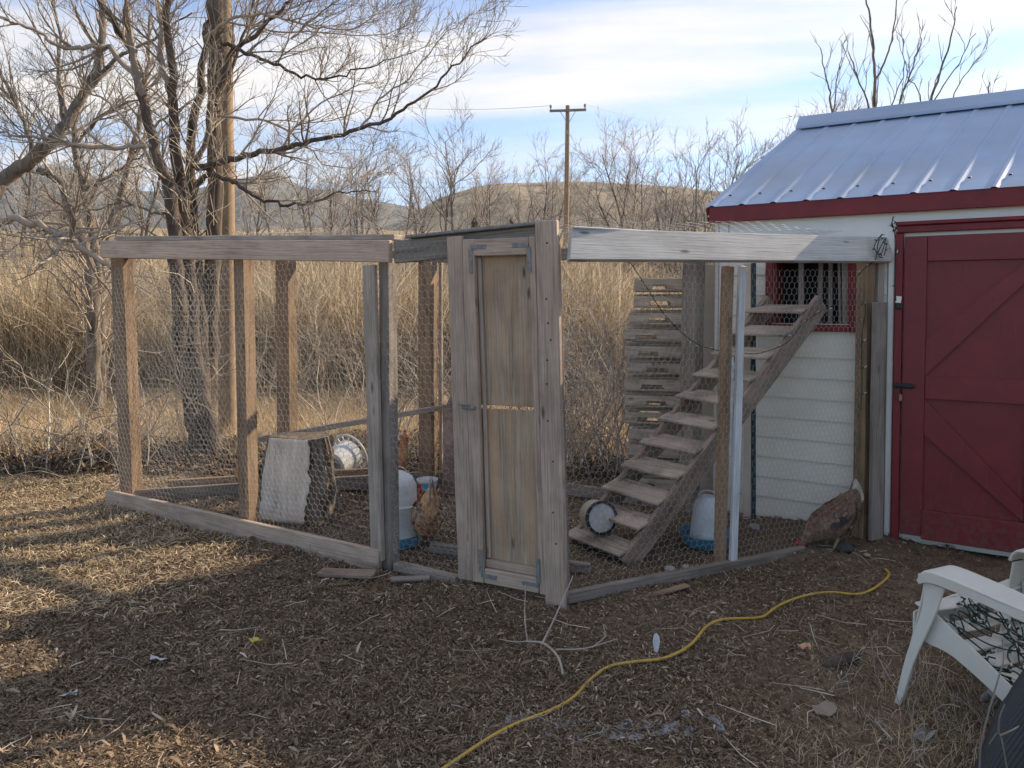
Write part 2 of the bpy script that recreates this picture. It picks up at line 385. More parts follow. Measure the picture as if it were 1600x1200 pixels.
hill('hill_far', [(-900, 330), (-400, 280), (0, 285), (60, 268), (100, 262), (150, 276), (210, 296), (300, 300), (380, 284), (430, 272), (480, 290), (540, 306), (600, 318), (660, 328), (760, 335), (1000, 330), (1500, 330), (2200, 330)],
     620, 260, hillmat('hill_far_rock', (.115, .125, .13), (.19, .18, .165), (.045, .06, .06)), 3.3)
hill('hill_near', [(420, 420), (560, 372), (640, 350), (690, 314), (740, 298), (800, 290), (900, 287), (1000, 292), (1100, 300), (1300, 300), (1700, 270), (2500, 260)],
     240, 130, hillmat('hill_near_grass', (.24, .19, .14), (.36, .29, .20), (.09, .085, .065)), 9.1)

# ------------------------------------------------------------------ the shed
WD = Vector((.845, -.534, 0)).normalized()      # along the front wall, to the right
WB = Vector((.534, .845, 0)).normalized()       # into the shed, square to the front
WBS = Vector((.696, .718, 0)).normalized()      # the side walls run a little out of square
W0 = Vector((2.64, 5.25, 0))
def S(u, d, z): return W0 + WD * u + (WB if d < .25 else WBS) * d + Vector((0, 0, z))     # u along wall, d depth (negative = proud), z up
UL, UR, DEP, EH, RH = -1.20, 4.6, 3.24, 2.33, 3.26
shed = empty('shed', S(0, 0, 0), 'small white lap-sided shed with red doors, red fascia and pale metal roof', 'shed')
def psolid(name, pts, mat, parent, extr, smooth=False, label=None, frame=None):
    """polygon pts extruded by vector extr"""
    if frame:
        Q = orient(*frame); c0 = Vector(pts[0]); n = len(pts); Qi = Q.transposed()
        a = [Qi @ (Vector(p) - c0) for p in pts]; bq = [p + Qi @ Vector(extr) for p in a]
        f = [tuple(range(n)), tuple(reversed(range(n, 2 * n)))] + [(i, i + n, (i + 1) % n + n, (i + 1) % n) for i in range(n)]
        o = py_obj(name, a + bq, f, mat, parent, smooth, local=True); o.rotation_mode = 'QUATERNION'; o.rotation_quaternion = Q.to_quaternion(); o.location = c0 - wloc(parent); return o
    n = len(pts); a = [Vector(p) for p in pts]; bq = [p + Vector(extr) for p in a]
    f = [tuple(range(n)), tuple(reversed(range(n, 2 * n)))] + [(i, i + n, (i + 1) % n + n, (i + 1) % n) for i in range(n)]
    o = py_obj(name, a + bq, f, mat, parent, smooth)
    if label: o['label'] = label
    return o
WX0, WX1, WZ0, WZ1 = -.80, -.262, 1.50, 1.98      # opening of the window in wall coordinates
# wall shell (thickness 0.1) with an opening for the window
shell = []
def wallbox(u0, u1, d0, d1, z0, z1, name='wall', mat=None, parent=None):
    mat = mat or M['siding']; p = [S(u0, d0, z0), S(u1, d0, z0), S(u1, d1, z0), S(u0, d1, z0)]
    return psolid(name, p, mat, parent or shed, (0, 0, z1 - z0))
wallbox(UL, WX0, 0, .10, 0, EH); wallbox(WX0, WX1, 0, .10, 0, WZ0); wallbox(WX0, WX1, 0, .10, WZ1, EH); wallbox(WX1, UR, 0, .10, 0, EH)
def gable(u, t):
    return psolid('gable_wall', [S(u, .12, 0), S(u, DEP, 0), S(u, DEP, EH), S(u, DEP / 2, RH - .06), S(u, .12, EH)], M['siding'], shed, WD * t)
gable(UL, .10); gable(UR - .1, .10); wallbox(UL + .102, UR - .102, DEP - .1, DEP, 0, EH, 'rear_wall')
wallbox(UL + .102, UR - .102, .102, DEP - .102, .01, .06, 'shed_floor', M['dark'])
# lap siding: wedge boards, each its own piece
BH = .1525
def siding(u0, u1, z, side=False):
    pf = [(0.0, z), (-.024, z), (-.010, z + BH + .012), (0.0, z + BH + .012)]
    if not side: a = [S(u0, d - .001, zz) for d, zz in pf]; ext = WD * (u1 - u0)
    else: a = [S(UL + d + .001, u0, zz) for d, zz in pf]; ext = WBS * (u1 - u0)
    me_c = sum(a, Vector()) / 4 + ext / 2
    o = psolid('siding_board', a, M['siding'], shed, ext); return o
z = .035
while z < 2.0:
    if z + BH > WZ0 - .05 and z < WZ1 + .05:
        siding(UL + .065, WX0 - .055, z); siding(WX1 + .055, -.03, z)
    else: siding(UL + .065, -.03, z)
    siding(.07, DEP - .07, z, True); z += BH
while z < RH - .22:
    t = (z + BH - EH) / (RH - EH); dd = DEP / 2 * max(t, .02); siding(dd, DEP - dd, z, True); z += BH
board('corner_trim', S(UL + .03, -.016, .0), S(UL + .03, -.016, EH), .07, .03, WB, M['trimwhite'], shed, warp=0)
board('corner_trim', S(UL - .03, .03, .0), S(UL - .03, .03, EH), .07, .03, WD, M['trimwhite'], shed, warp=0)
board('door_trim', S(-.004, -.018, .0), S(-.004, -.018, 2.16), .04, .034, WB, M['trimwhite'], shed, warp=0)
wallbox(UL + .07, UR, -.026, -.003, 2.03, EH - .002, 'frieze_board', M['trimwhite'])
wallbox(UL + .07, UR, -.040, -.0275, 2.275, EH + .02, 'frieze_board', M['trimwhite'])
# window opening: red casing, deep red jambs, weathered slats and a near-black sheet painting the shade inside
win = bpy.data.objects.new('window', None); COL.objects.link(win); win.parent = shed; win.location = S(WX0, 0, WZ0) - shed.location
for (a, b_, w) in ((S(WX0 - .025, -.022, WZ0 - .055), S(WX0 - .025, -.022, WZ1 + .05), .05), (S(WX1 + .025, -.022, WZ0 - .055), S(WX1 + .025, -.022, WZ1 + .05), .05)):
    board('casing', a, b_, w, .04, WB, M['redtrim'], win, warp=0)
for zz in (WZ0 - .0275, WZ1 + .025): board('casing', S(WX0 + .001, -.022, zz), S(WX1 - .001, -.022, zz), .05, .038, WB, M['redtrim'], win, warp=0)
for uu, ex in ((WX0 + .012, 0), (WX1 - .012, 0)): board('jamb', S(uu, .13, WZ0), S(uu, .13, WZ1), .26, .02, WD, M['redtrim'], win, warp=0)
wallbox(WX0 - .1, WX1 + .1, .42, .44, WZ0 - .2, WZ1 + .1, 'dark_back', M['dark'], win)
for uu, w, dd in ((-.62, .04, .10), (-.50, .035, .16), (-.42, .03, .12), (-.30, .045, .05), (-.345, .02, .09)):
    board('weathered_slat', S(uu, dd, WZ0 - .02), S(uu + random.uniform(-.015, .015), dd, WZ1), w, .018, WB, M['post_grey'], win)
# roof: ribbed sheets
OV_L, OV_F = .10, .05
SL = Vector((0, 0, RH - EH - .0)) + WB * (DEP / 2 + 0.0)
E0 = S(UL - OV_L, -OV_F - .05, EH + .06); slope_h = WBS * (DEP / 2 + OV_F + .05) + Vector((0, 0, RH - EH - .02))
RIB = .2286
def sheet(u0, nrib, front=True):
    prof = []
    for k in range(nrib):
        c = u0 + RIB * k
        prof += [(c, 0), (c + .03, 0), (c + .044, .010), (c + .062, .010), (c + .082, 0)]
    prof.append((u0 + RIB * nrib, 0))
    up = WD.cross(slope_h.normalized()); up = up if up.z > 0 else -up
    V, F = [], []; n = len(prof)
    for s_ in range(5):
        t = s_ / 4
        for (u, h) in prof:
            if front: p = E0 + WD * u + slope_h * t + up * h
            else:
                sh2 = -WBS * (DEP / 2 + OV_F + .05) + Vector((0, 0, slope_h.z)); up2 = Vector((-up.x, -up.y, up.z))
                p = S(UL - OV_L, DEP + OV_F + .05, EH + .06) + WD * u + sh2 * t + up2 * h
            V.append(p)
    for s_ in range(4):
        for k in range(n - 1): F.append((s_ * n + k, s_ * n + k + 1, (s_ + 1) * n + k + 1, (s_ + 1) * n + k))
    o = py_obj('roof_sheet', V, F, M['roof'], roof); md = o.modifiers.new('t', 'SOLIDIFY'); md.thickness = .0015
roof = bpy.data.objects.new('roof', None); COL.objects.link(roof); roof.parent = shed; roof.location = E0 - shed.location
tot = 6.0; k = 0
while k * 4 * RIB < tot: sheet(k * 4 * RIB + .0, 4); sheet(k * 4 * RIB, 4, False); k += 1
ROOFL = k * 4 * RIB
up = WD.cross(slope_h.normalized()); up = up if up.z > 0 else -up
rp0 = E0 + slope_h
capprof = [(-.15, -.022), (-.15, -.012), (-.14, .0), (-.045, .026), (0, .04), (.045, .026), (.14, .0), (.15, -.012), (.15, -.022)]
capprof = [(a, .03 + (.055 if False else 0) + b_ - abs(a) * .54 + .012) for a, b_ in capprof]
V = []; 
for uu in (-.01, ROOFL + .01):
    for a, h in capprof: V.append(rp0 + WD * uu + WB * a + Vector((0, 0, h)))
n = len(capprof); o = py_obj('ridge_cap', V, [(i, i + 1, n + i + 1, n + i) for i in range(n - 1)], M['roof'], roof)
o.modifiers.new('t', 'SOLIDIFY').thickness = .002
sm = boxmesh(.022, .012, .006, .002); sm.materials.append(M['black'])
for kk in range(int(ROOFL / RIB)):
    for t in (.11,):
        q = bpy.data.objects.new('screw', sm); COL.objects.link(q); q.parent = roof; q.rotation_mode = 'QUATERNION'
        q.rotation_quaternion = orient(WD, up).to_quaternion(); q.location = E0 + WD * (RIB * kk + .105) + slope_h * t + up * .005 - wloc(roof)
board('fascia', E0 + WD * .03 + WB * .022 + Vector((0, 0, -.058)), E0 + WD * (ROOFL - .02) + WB * .022 + Vector((0, 0, -.058)), .125, .022, WB, M['redtrim'], shed, warp=0, label='dark red painted fascia board')
for f_ in (0, 1):
    a = E0 + WD * .012 + WB * .035 + Vector((0, 0, -.06)) if f_ == 0 else S(UL - OV_L + .012, DEP + OV_F + .015, EH)
    sh = slope_h if f_ == 0 else Vector((-slope_h.x, -slope_h.y, slope_h.z))
    board('barge_board', a, a + sh * .985, .11, .022, WD, M['redtrim'], shed, warp=0)
psolid('soffit', [S(UL - .085, -.072, EH - .012), S(UR, -.072, EH - .012), S(UR, -.0355, EH - .012), S(UL - .085, -.0355, EH - .012)], M['siding'], shed, (0, 0, .01))
# door frame, door
DT = 2.03
board('door_frame', S(.045, -.035, .0), S(.045, -.035, DT + .10), .05, .05, WB, M['redtrim'], shed, warp=0)
board('door_header', S(.022, -.04, DT + .125), S(2.4, -.04, DT + .125), .048, .065, WB, M['redtrim'], shed, warp=0)
board('door_header', S(.022, -.048, DT + .163), S(2.4, -.048, DT + .163), .026, .085, WB, M['redtrim'], shed, warp=0)
def reddoor(u0, w, flip=False):
    d = bpy.data.objects.new('door', None); COL.objects.link(d); d.parent = shed; d.location = S(u0, -.03, .05) - shed.location
    z0, z1 = .065, DT + .075; u1 = u0 + w; pr = -.052
    def bx(name, ua, ub, za, zb, dd=pr, th=.022): return board(name, S((ua + ub) / 2, dd, za), S((ua + ub) / 2, dd, zb), abs(ub - ua), th, WB, M['red'], d, warp=0, bev=.003)
    def hb(name, ua, ub, zc, hgt, dd=pr, th=.022): return board(name, S(ua, dd, zc), S(ub, dd, zc), hgt, th, WB, M['red'], d, warp=0, bev=.003)
    wallbox(u0 + .003, u1 - .003, -.040, -.018, z0, z1 - .004, 'door_panel', M['red'], d)
    bx('stile', u0, u0 + .135, z0, z1); bx('stile', u1 - .135, u1, z0, z1)
    hb('rail', u0 + .137, u1 - .137, z1 - .085, .17); hb('rail', u0 + .137, u1 - .137, 1.085, .155); hb('rail', u0 + .13, u1, z0 + .085, .20, pr - .008, .03)
    L_ = u0 + .137; R_ = u1 - .137
    def brace(za, zb, w_):
        a = Vector((L_, za)); b2 = Vector((R_, zb)); dr = (b2 - a).normalized(); nn = Vector((-dr.y, dr.x)) * w_ / 2
        # parallelogram clipped by stiles: vertical ends
        hv = w_ / 2 / abs(dr.x)
        sgn = 1 if zb > za else -1
        pts = [(L_, za - 0), (R_, zb - hv), (R_, zb + hv * 0), (L_, za + 2 * hv)] if sgn > 0 else [(L_, za), (L_, za - 2 * hv), (R_, zb), (R_, zb + hv)]
        P = [S(u, pr - .010, zz) for u, zz in pts]
        psolid('brace', P if sgn > 0 else P, M['red'], d, WB * .0205)
    brace(1.166, z1 - .175, .145); brace(1.004, z0 + .19, .145)
    return d
d1 = reddoor(.078, .84); d2 = reddoor(.93, .84)
# hardware: bolt latch, hasp, white clip and a small lamp at the corner of the frame
for (z_, w_, h_) in ((1.09, .075, .035),):
    board('latch', S(.035, -.085, z_), S(.035 + .11, -.085, z_), h_, .02, WB, M['black'], d1, warp=0); board('latch_bolt', S(.02, -.10, z_), S(.16, -.10, z_), .014, .014, WB, M['black'], d1, warp=0)
board('hasp', S(.07, -.082, .985), S(.07, -.082, 1.03), .022, .02, WB, M['post_brown'], d1, warp=0)
for z_ in (1.60,): board('hinge', S(.03, -.07, z_ + .03), S(.075, -.07, z_ + .03), .035, .02, WB, M['black'], d1, warp=0)
board('paper_clip_tag', S(.045, -.075, 1.655), S(.05, -.075, 1.70), .035, .006, WB, M['trimwhite'], d1, warp=0)

# ------------------------------------------------------------------ the run
Lc, Mc, Nc, Rc = Vector((-3.24, 6.06, 0)), Vector((-.81, 4.66, 0)), Vector((.27, 4.11, 0)), Vector((2.60, 5.29, 0))
Bc = Vector((-.35, 6.84, 0)); Kc = Vector((1.52, 5.80, 0)); HT = 2.11; HL, HM, HN, HR = 2.12, 2.0, 2.045, 2.085
run = empty('chicken_run', Mc, 'weathered timber and chicken-wire run with its plywood door, built against the shed', 'chicken run')
UP = Vector((0, 0, 1))
def nrm(a, b_): d = (b_ - a).normalized(); return Vector((d.y, -d.x, 0))      # faces the camera side
nLM, nMN, nNR = nrm(Lc, Mc), nrm(Mc, Nc), nrm(Nc, Rc); nLB = nrm(Lc, Bc); nBK = nrm(Bc, Kc)
def post(px0, py0, px1, py1, Y, w, t, n_, mat, name='post', label=None):
    a = W(px0, py0, Y); b_ = W(px1, py1, Y); return board(name, a, b_, w, t, n_, mat, run, label=label)
def onl(a, b_, s): return a + (b_ - a) * s
# front left wall (L to M)
def vpost(p, h, w, t, n_, mat, lean=0, z0=-.03): return board('post', p + UP * z0, p + UP * h + Vector((lean, 0, 0)), w, t, n_, mat, run)
vpost(Lc + Vector((.12, .09, 0)), HL - .04, .16, .10, nLM, M['post_brown'], -.05)
dLM = (Mc - Lc).normalized(); dMN = (Nc - Mc).normalized(); dNR = (Rc - Nc).normalized(); dLB = (Bc - Lc).normalized(); dBK = (Kc - Bc).normalized()
bt = HT
board('top_beam', Lc - dLM * .03 + nLM * .02 + UP * (HL + .03 - .07), Mc + dLM * .10 + nLM * .02 + UP * (HM - .03), .135, .04, nLM, M['beam_pink'], run, label='clean pinkish top board of the front left side')
board('top_rail', Lc + dLM * .10 - nLM * .055 + UP * (HL + .045), Mc + dLM * .10 - nLM * .05 + UP * (HM + .055), .09, .035, UP, M['stud_grey'], run)
board('bottom_board', Lc - dLM * .02 + nLM * .02 + UP * .075, Mc + dLM * .0 + nLM * .02 + UP * .05, .14, .04, nLM, M['door_wood'], run)
vpost(onl(Lc, Mc, .545) - nLM * .07, HM - .03, .10, .10, nLM, M['post_brown'], -.02)
vpost(Mc + dLM * .022 - nLM * .06, HM - .07, .075, .09, nLM, M['post_grey'], -.01)
vpost(Mc - dLM * .03 + nLM * .005, HM - .11, .095, .035, nLM, M['stud_grey'], -.04, .05)
# M to the door
board('top_beam', Mc + dMN * .11 + UP * (HM - .035), Nc - dMN * .10 + UP * (HN - .03), .135, .035, nMN, M['post_grey'], run)
board('top_board', Mc + dMN * .22 - nMN * .02 + UP * (HM + .052), Nc - dMN * .09 - nMN * .02 + UP * (HN + .05), .14, .02, UP, M['galv'], run)
board('sill', Mc + dMN * .1 + UP * .03, Mc + dMN * .55 + UP * .02, .05, .06, nMN, M['post_grey'], run)
board('sill', Mc + dMN * .13 - nMN * .35 + UP * .05, Nc - nMN * .45 + UP * .05, .06, .05, nMN, M['post_grey'], run)
# door assembly, leaning slightly
lean = W(847, 347, 4.1) - W(864, 940, 4.1); lean = Vector((lean.x / lean.z, 0, 1)).normalized()
def onMN(px, Yoff=0):      # point on the M-N line seen at px (ground level)
    a = (px - 800) / FPX; t = (a * Mc.y - Mc.x) / (dMN.x - a * dMN.y); return Mc + dMN * t
jb = onMN(731); de = onMN(746); dr = onMN(861); np_ = onMN(876)
def lz(p, z): return p + lean * z
board('door_post', lz(jb, .04) + nMN * .01, lz(jb, 2.04) + nMN * .01, .105, .04, nMN, M['door_wood'], run, label='left door jamb with chicken wire stapled over it')
board('door_post', lz(np_, -.04) + nMN * .035, lz(np_, 2.10) + nMN * .035, .128, .04, nMN, M['door_wood'], run, label='wide right door board with nail heads')
board('post', lz(np_ + dMN * .05, -.03) - nNR * .10, lz(np_ + dMN * .05, 1.98) - nNR * .10, .10, .09, nNR, M['post_grey'], run)
door = bpy.data.objects.new('door', None); COL.objects.link(door); door.parent = run; door.location = de - run.location; door['label'] = 'narrow door of two plywood panels in a timber frame'
dl = de + dMN * .035; drr = dr - dMN * .085; fz = .055
z0, z1 = .045, 2.02
pl = onMN(760); pr_ = onMN(857)
s0 = jb + dMN * .0975; s1 = np_ - dMN * .11
s0 = jb + dMN * .092
board('stile', lz(s0, z0) + nMN * .022, lz(s0, z1) + nMN * .022, .075, .038, nMN, M['door_wood'], door)
s1 = np_ - dMN * .088
board('stile', lz(s1, z0) + nMN * .022, lz(s1, z1) + nMN * .022, .042, .038, nMN, M['door_wood'], door)
ra, rb = s0 + dMN * .0385, s1 - dMN * .0215
board('rail', lz(ra, z1 - .05) + nMN * .022, lz(rb, z1 - .05) + nMN * .022, .095, .036, nMN, M['door_wood'], door)
board('rail', lz(ra, z0 + .045) + nMN * .022, lz(rb, z0 + .045) + nMN * .022, .085, .036, nMN, M['door_wood'], door)
board('rail', lz(ra, z0 + .112) + nMN * .0, lz(rb, z0 + .112) + nMN * .0, .045, .036, nMN, M['door_wood'], door)
for za, zb in ((z0 + .05, 1.055), (1.075, z1 - .06)):
    pm = (ra + rb) / 2; board('plywood_panel', lz(pm, za) - nMN * .022, lz(pm, zb) - nMN * .022, (rb - ra).length + .06, .012, nMN, M['plywood'], door, warp=0)
board('stop_strip', lz(ra + dMN * .012, z0 + .14) - nMN * .004, lz(ra + dMN * .012, z1 - .1) - nMN * .004, .024, .02, nMN, M['stud_grey'], door)
def lbracket(p, sx, sz):
    for a, b_ in ((lz(p, 0), lz(p + dMN * (.115 * sx), 0)), (lz(p + dMN * (.0125 * -sx), .014 * sz), lz(p + dMN * (.0125 * -sx), -.14 * sz * -1))):
        pass
    q = .0
    board('corner_bracket', lz(p, 0) + nMN * .0435, lz(p + dMN * (.10 * sx), 0) + nMN * .0435, .024, .004, nMN, M['galv'], door, warp=0, bev=.001)
    board('corner_bracket', lz(p, -.0135 * sz) + nMN * .0435, lz(p, -.15 * sz) + nMN * .0435, .024, .004, nMN, M['galv'], door, warp=0, bev=.001)
def at(p, z): return p + lean * z
lbracket(at(s0 + dMN * .02, z1 - .045), 1, 1); lbracket(at(s1 - dMN * .02, z1 - .045), -1, 1)
lbracket(at(s0 + dMN * .02, z0 + .05), 1, -1); lbracket(at(s1 - dMN * .02, z0 + .05), -1, -1)
board('door_latch', at(jb, 1.06) + nMN * .045 + dMN * .02, at(jb, 1.06) + nMN * .045 + dMN * .11, .022, .018, nMN, M['galv'], door, warp=0)
board('door_latch', at(jb, 1.075) + nMN * .058 + dMN * .0, at(jb, 1.075) + nMN * .058 + dMN * .075, .009, .009, nMN, M['galv'], door, warp=0)
nails = []
for zz in (.35, .52, .8, 1.02, 1.22, 1.35, 1.46, 1.55, 1.68, 1.98):
    c = at(np_, zz) + nMN * .0555 + dMN * random.uniform(-.02, .03); nails.append(c)
nm = boxmesh(.009, .009, .003, 0); nm.materials.append(M['black'])
for c in nails:
    q = bpy.data.objects.new('nail_head', nm); COL.objects.link(q); q.parent = run; q.rotation_mode = 'QUATERNION'; q.rotation_quaternion = orient(dMN, nMN).to_quaternion(); q.location = c - run.location
# right front (N to R)
tilt_n = (nNR + UP * .40).normalized()
def tilted_beam():
    A0 = Nc - dNR * .015 + nNR * .11; A1 = Vector((2.60, 5.175, 0)); dx = (A1 - A0).normalized(); upv = tilt_n.cross(dx).normalized(); upv = upv if upv.z > 0 else -upv
    zb0, zb1 = HN - .155, HR - .145; hgt = .185
    P = [A0 + UP * zb0, A1 + UP * zb1, A1 + UP * zb1 + upv * hgt + dx * .075, A0 + UP * zb0 + upv * hgt + dx * .055]
    o = psolid('top_beam', P, M['beam_pale'], run, -tilt_n * .038, frame=(A1 - A0, tilt_n)); o['label'] = 'wide pale grey top board leading from the door to the shed'
    md = o.modifiers.new('b', 'BEVEL'); md.width = .003; md.segments = 1
tilted_beam()
board('top_rail', Nc + dNR * .04 + nNR * .035 + UP * (HN + .022), Nc + dNR * .85 - nNR * .005 + UP * (HN + .026), .05, .012, UP, M['whiteboard'], run)
board('bottom_board', Nc + dNR * .02 + nNR * .01 + UP * .028, Nc + dNR * 1.85 + nNR * .01 + UP * .02, .065, .04, nNR, M['post_grey'], run)
sp = onl(Nc, Rc, .475)
board('post', sp - nNR * .045 - dNR * .065 + UP * -.02, sp - nNR * .045 - dNR * .015 + UP * 1.885, .05, .07, nNR, M['post_brown'], run)
board('white_strip', sp + nNR * .005 + UP * .03 - dNR * .0, sp + nNR * .005 + UP * 1.885 + dNR * .055, .052, .03, nNR, M['whiteboard'], run, label='narrow white painted strip on the middle post')
board('white_strip', sp - nNR * .018 + UP * .70 - dNR * .012, sp - nNR * .018 + UP * 1.32 + dNR * .0, .03, .018, nNR, M['whiteboard'], run)
rp = Rc + Vector((-.13, 0, 0))
pa = W(1346, 838, 5.22); pa.z = -.02; board('post', pa, Vector((pa.x, pa.y, HR - .11)), .085, .09, nNR, M['post_brown'], run)
pb = W(1368, 838, 5.13); pb.z = .03; board('loose_plank', pb, Vector((pb.x, pb.y, 1.66)), .125, .028, nNR, M['post_grey'], run)
pc_ = W(1366, 838, 5.24); board('post', Vector((pc_.x, pc_.y, 1.60)), Vector((pc_.x, pc_.y, HR - .11)), .06, .05, nNR, M['stud_grey'], run)
# back walls
def pxon(a, b_, px):
    d = (b_ - a).normalized(); k_ = (px - 800) / FPX; t = (k_ * a.y - a.x) / (d.x - k_ * d.y); return a + d * t
for px, w, mt in ((447, .15, 'post_brown'), (668, .14, 'post_brown')):
    p = pxon(Lc, Bc, px); vpost(p, HT - .1, w, .10, nLM, M[mt])
vpost(pxon(Lc, Bc, 688) + Vector((.0, .05, 0)), HT - .1, .03, .03, nLM, M['stud_grey'])
vpost(Bc, HT - .1, .09, .09, nLB, M['post_grey'])
vpost(pxon(Bc, Kc, 1078), HT - .02, .15, .10, (nBK + Vector((-.9, 0, 0))).normalized(), M['post_grey'], .03)
board('bottom_board', Lc + dLB * .15 + UP * .07, Lc + dLB * 2.9 + UP * .08, .12, .04, nLB, M['post_grey'], run)
board('bottom_board', Lc + dLB * .4 - nLB * .16 + UP * .10, Lc + dLB * 2.2 - nLB * .10 + UP * .12, .12, .05, nLB, M['post_brown'], run)
board('bottom_board', Bc + dBK * .05 + UP * .07, Kc + UP * .06, .10, .04, nBK, M['post_grey'], run)
board('middle_rail', W(385, 690, 5.9), W(712, 633, 6.75), .045, .03, nLB, M['stud_grey'], run)
board('top_beam', Lc + dLB * .1 + UP * (HT - .05), Bc + UP * (HT - .05), .10, .04, nLB, M['post_grey'], run)
board('top_beam', Bc + dBK * .05 + UP * (HT - .05), Kc + UP * (HT - .05), .10, .04, nBK, M['post_grey'], run)
# chicken wire, real hexagonal netting
def hexwire(a, b_, z0, z1, n_, hexw=.044, off=.0, wob=.012, seed=0, r=.0009):
    d = (b_ - a); Lg = d.length; d = d.normalized(); hs = hexw / math.sqrt(3); rows = int((z1 - z0) / (1.5 * hs)) + 1; cols = int(Lg / hexw) + 1
    A, B = [], []
    ii, jj = np.meshgrid(np.arange(cols), np.arange(rows)); ii = ii.ravel(); jj = jj.ravel()
    ux = ii * hexw + (jj % 2) * hexw / 2; vz = jj * 1.5 * hs
    def pt(u, v): return np.stack([u, v], -1)
    segs = [(pt(ux, vz + hs), pt(ux + hexw / 2, vz + hs / 2)), (pt(ux + hexw / 2, vz + hs / 2), pt(ux + hexw / 2, vz - hs / 2)), (pt(ux, vz + hs), pt(ux - hexw / 2, vz + hs / 2))]
    a_ = np.concatenate([s[0] for s in segs]); b2 = np.concatenate([s[1] for s in segs])
    def to3(q):
        u = q[:, 0]; v_ = q[:, 1]
        wob_u = .010 * np.sin(v_ * 3.1 + seed) + .006 * np.sin(u * 9 + v_ * 7 + seed); wob_v = .012 * np.sin(u * 2.7 + seed * 2) + .005 * np.sin(u * 11 + seed + v_ * 5)
        uu = np.clip(u + wob_u, 0, Lg); vv = np.clip(v_ + wob_v, 0, z1 - z0)
        dep = off + wob * (np.sin(u * 3.3 + seed + v_ * 1.7) + .6 * np.sin(v_ * 5.1 - u * 4 + seed))
        return np.array(a)[None] + uu[:, None] * np.array(d) + (vv + z0)[:, None] * np.array([0, 0, 1.]) + dep[:, None] * np.array(n_)
    A = to3(a_); B = to3(b2); ok = np.linalg.norm(A - B, axis=1) > .004
    V, F = seg_prisms(A[ok], B[ok], r)
    o = obj_np('wire_netting', V, F, M['wire'], run); o['kind'] = 'stuff'; return o
hexwire(Lc + dLM * .05, Mc + dLM * .1, .10, 1.93, nLM, off=-.01, seed=1, wob=.022)
hexwire(Lc + dLM * .1 - nLM * .2, Lc + dLM * .62 - nLM * .42, .10, 1.9, nLM, off=-.03, seed=5, wob=.02)
hexwire(Mc + dMN * .1, at(jb, 0) + dMN * .05, .0, 2.02, nMN, off=.034, seed=2, wob=.002, r=.0007)
hexwire(Nc + dNR * .02, Rc - dNR * .16, .03, 1.89, nNR, off=-.005, seed=3, wob=.006)
hexwire(Lc, Bc, .1, 2.0, nLB, off=-.05, seed=4, hexw=.05)
hexwire(Bc, Kc, .1, 2.0, nBK, off=-.05, seed=6, hexw=.05)
# netting over the top
def topwire():
    hexw = .07; xs = np.arange(-3.3, 2.2, hexw); segsA, segsB = [], []
    def inside(p):
        poly = [Lc, Mc, Nc, Rc, Kc, Bc]; c = False; n_ = len(poly)
        for i in range(n_):
            a, b_ = poly[i], poly[(i + 1) % n_]
            if (a.y > p[1]) != (b_.y > p[1]) and p[0] < (b_.x - a.x) * (p[1] - a.y) / (b_.y - a.y) + a.x: c = not c
        return c
    hs = hexw / math.sqrt(3); j = 0; y = 4.1
    while y < 6.9:
        for x in xs:
            ux = x + (j % 2) * hexw / 2
            if inside((ux, y)):
                z = HT + .03 - .03 * math.sin(x * 3) * math.sin(y * 3)
                for a, b_ in (((ux, y + hs), (ux + hexw / 2, y + hs / 2)), ((ux + hexw / 2, y + hs / 2), (ux + hexw / 2, y - hs / 2)), ((ux, y + hs), (ux - hexw / 2, y + hs / 2))):
                    segsA.append((*a, z)); segsB.append((*b_, z))
        y += 1.5 * hs; j += 1
    V, F = seg_prisms(np.array(segsA), np.array(segsB), .0008); o = obj_np('wire_netting', V, F, M['wire'], run); o['kind'] = 'stuff'
topwire()
# ------------------------------------------------------------------ chicken ramp
R0, R1 = Vector((.74, 4.76, .0)), Vector((2.16, 5.27, 1.66)); L0, L1 = Vector((.45, 5.16, .0)), Vector((1.93, 5.63, 1.66))
ladder = empty('chicken_ramp', (R0 + L0) / 2, 'wooden ladder ramp climbing from the ground to the red-framed opening of the shed', 'ramp')
ax = (R1 - R0).normalized(); wv_ = (L0 - R0).normalized(); nn_ = ax.cross(wv_).normalized()
if nn_.z < 0: nn_ = -nn_
board('side_rail', R0 - ax * .02, R1, .15, .038, wv_, M['ramp'], ladder); board('side_rail', L0 - ax * .02, L1, .15, .038, wv_, M['ramp'], ladder)
for k in range(11):
    t = (k + .22) / 10.9; a = R0 + (R1 - R0) * t + UP * .055; b_ = L0 + (L1 - L0) * t + UP * .055
    hx = Vector((ax.x, ax.y, 0)).normalized()
    nz = (UP - hx * (.30 + random.uniform(-.05, .05)) + wv_ * random.uniform(-.03, .03)).normalized()
    e = wv_ * .022
    board('tread', a - e - hx * .05, b_ + e - hx * .05 + UP * random.uniform(-.006, .006), .175, .02, nz, M['tread'], ladder)
for px, py, Y in ((1165, 650, 5.2),): pass

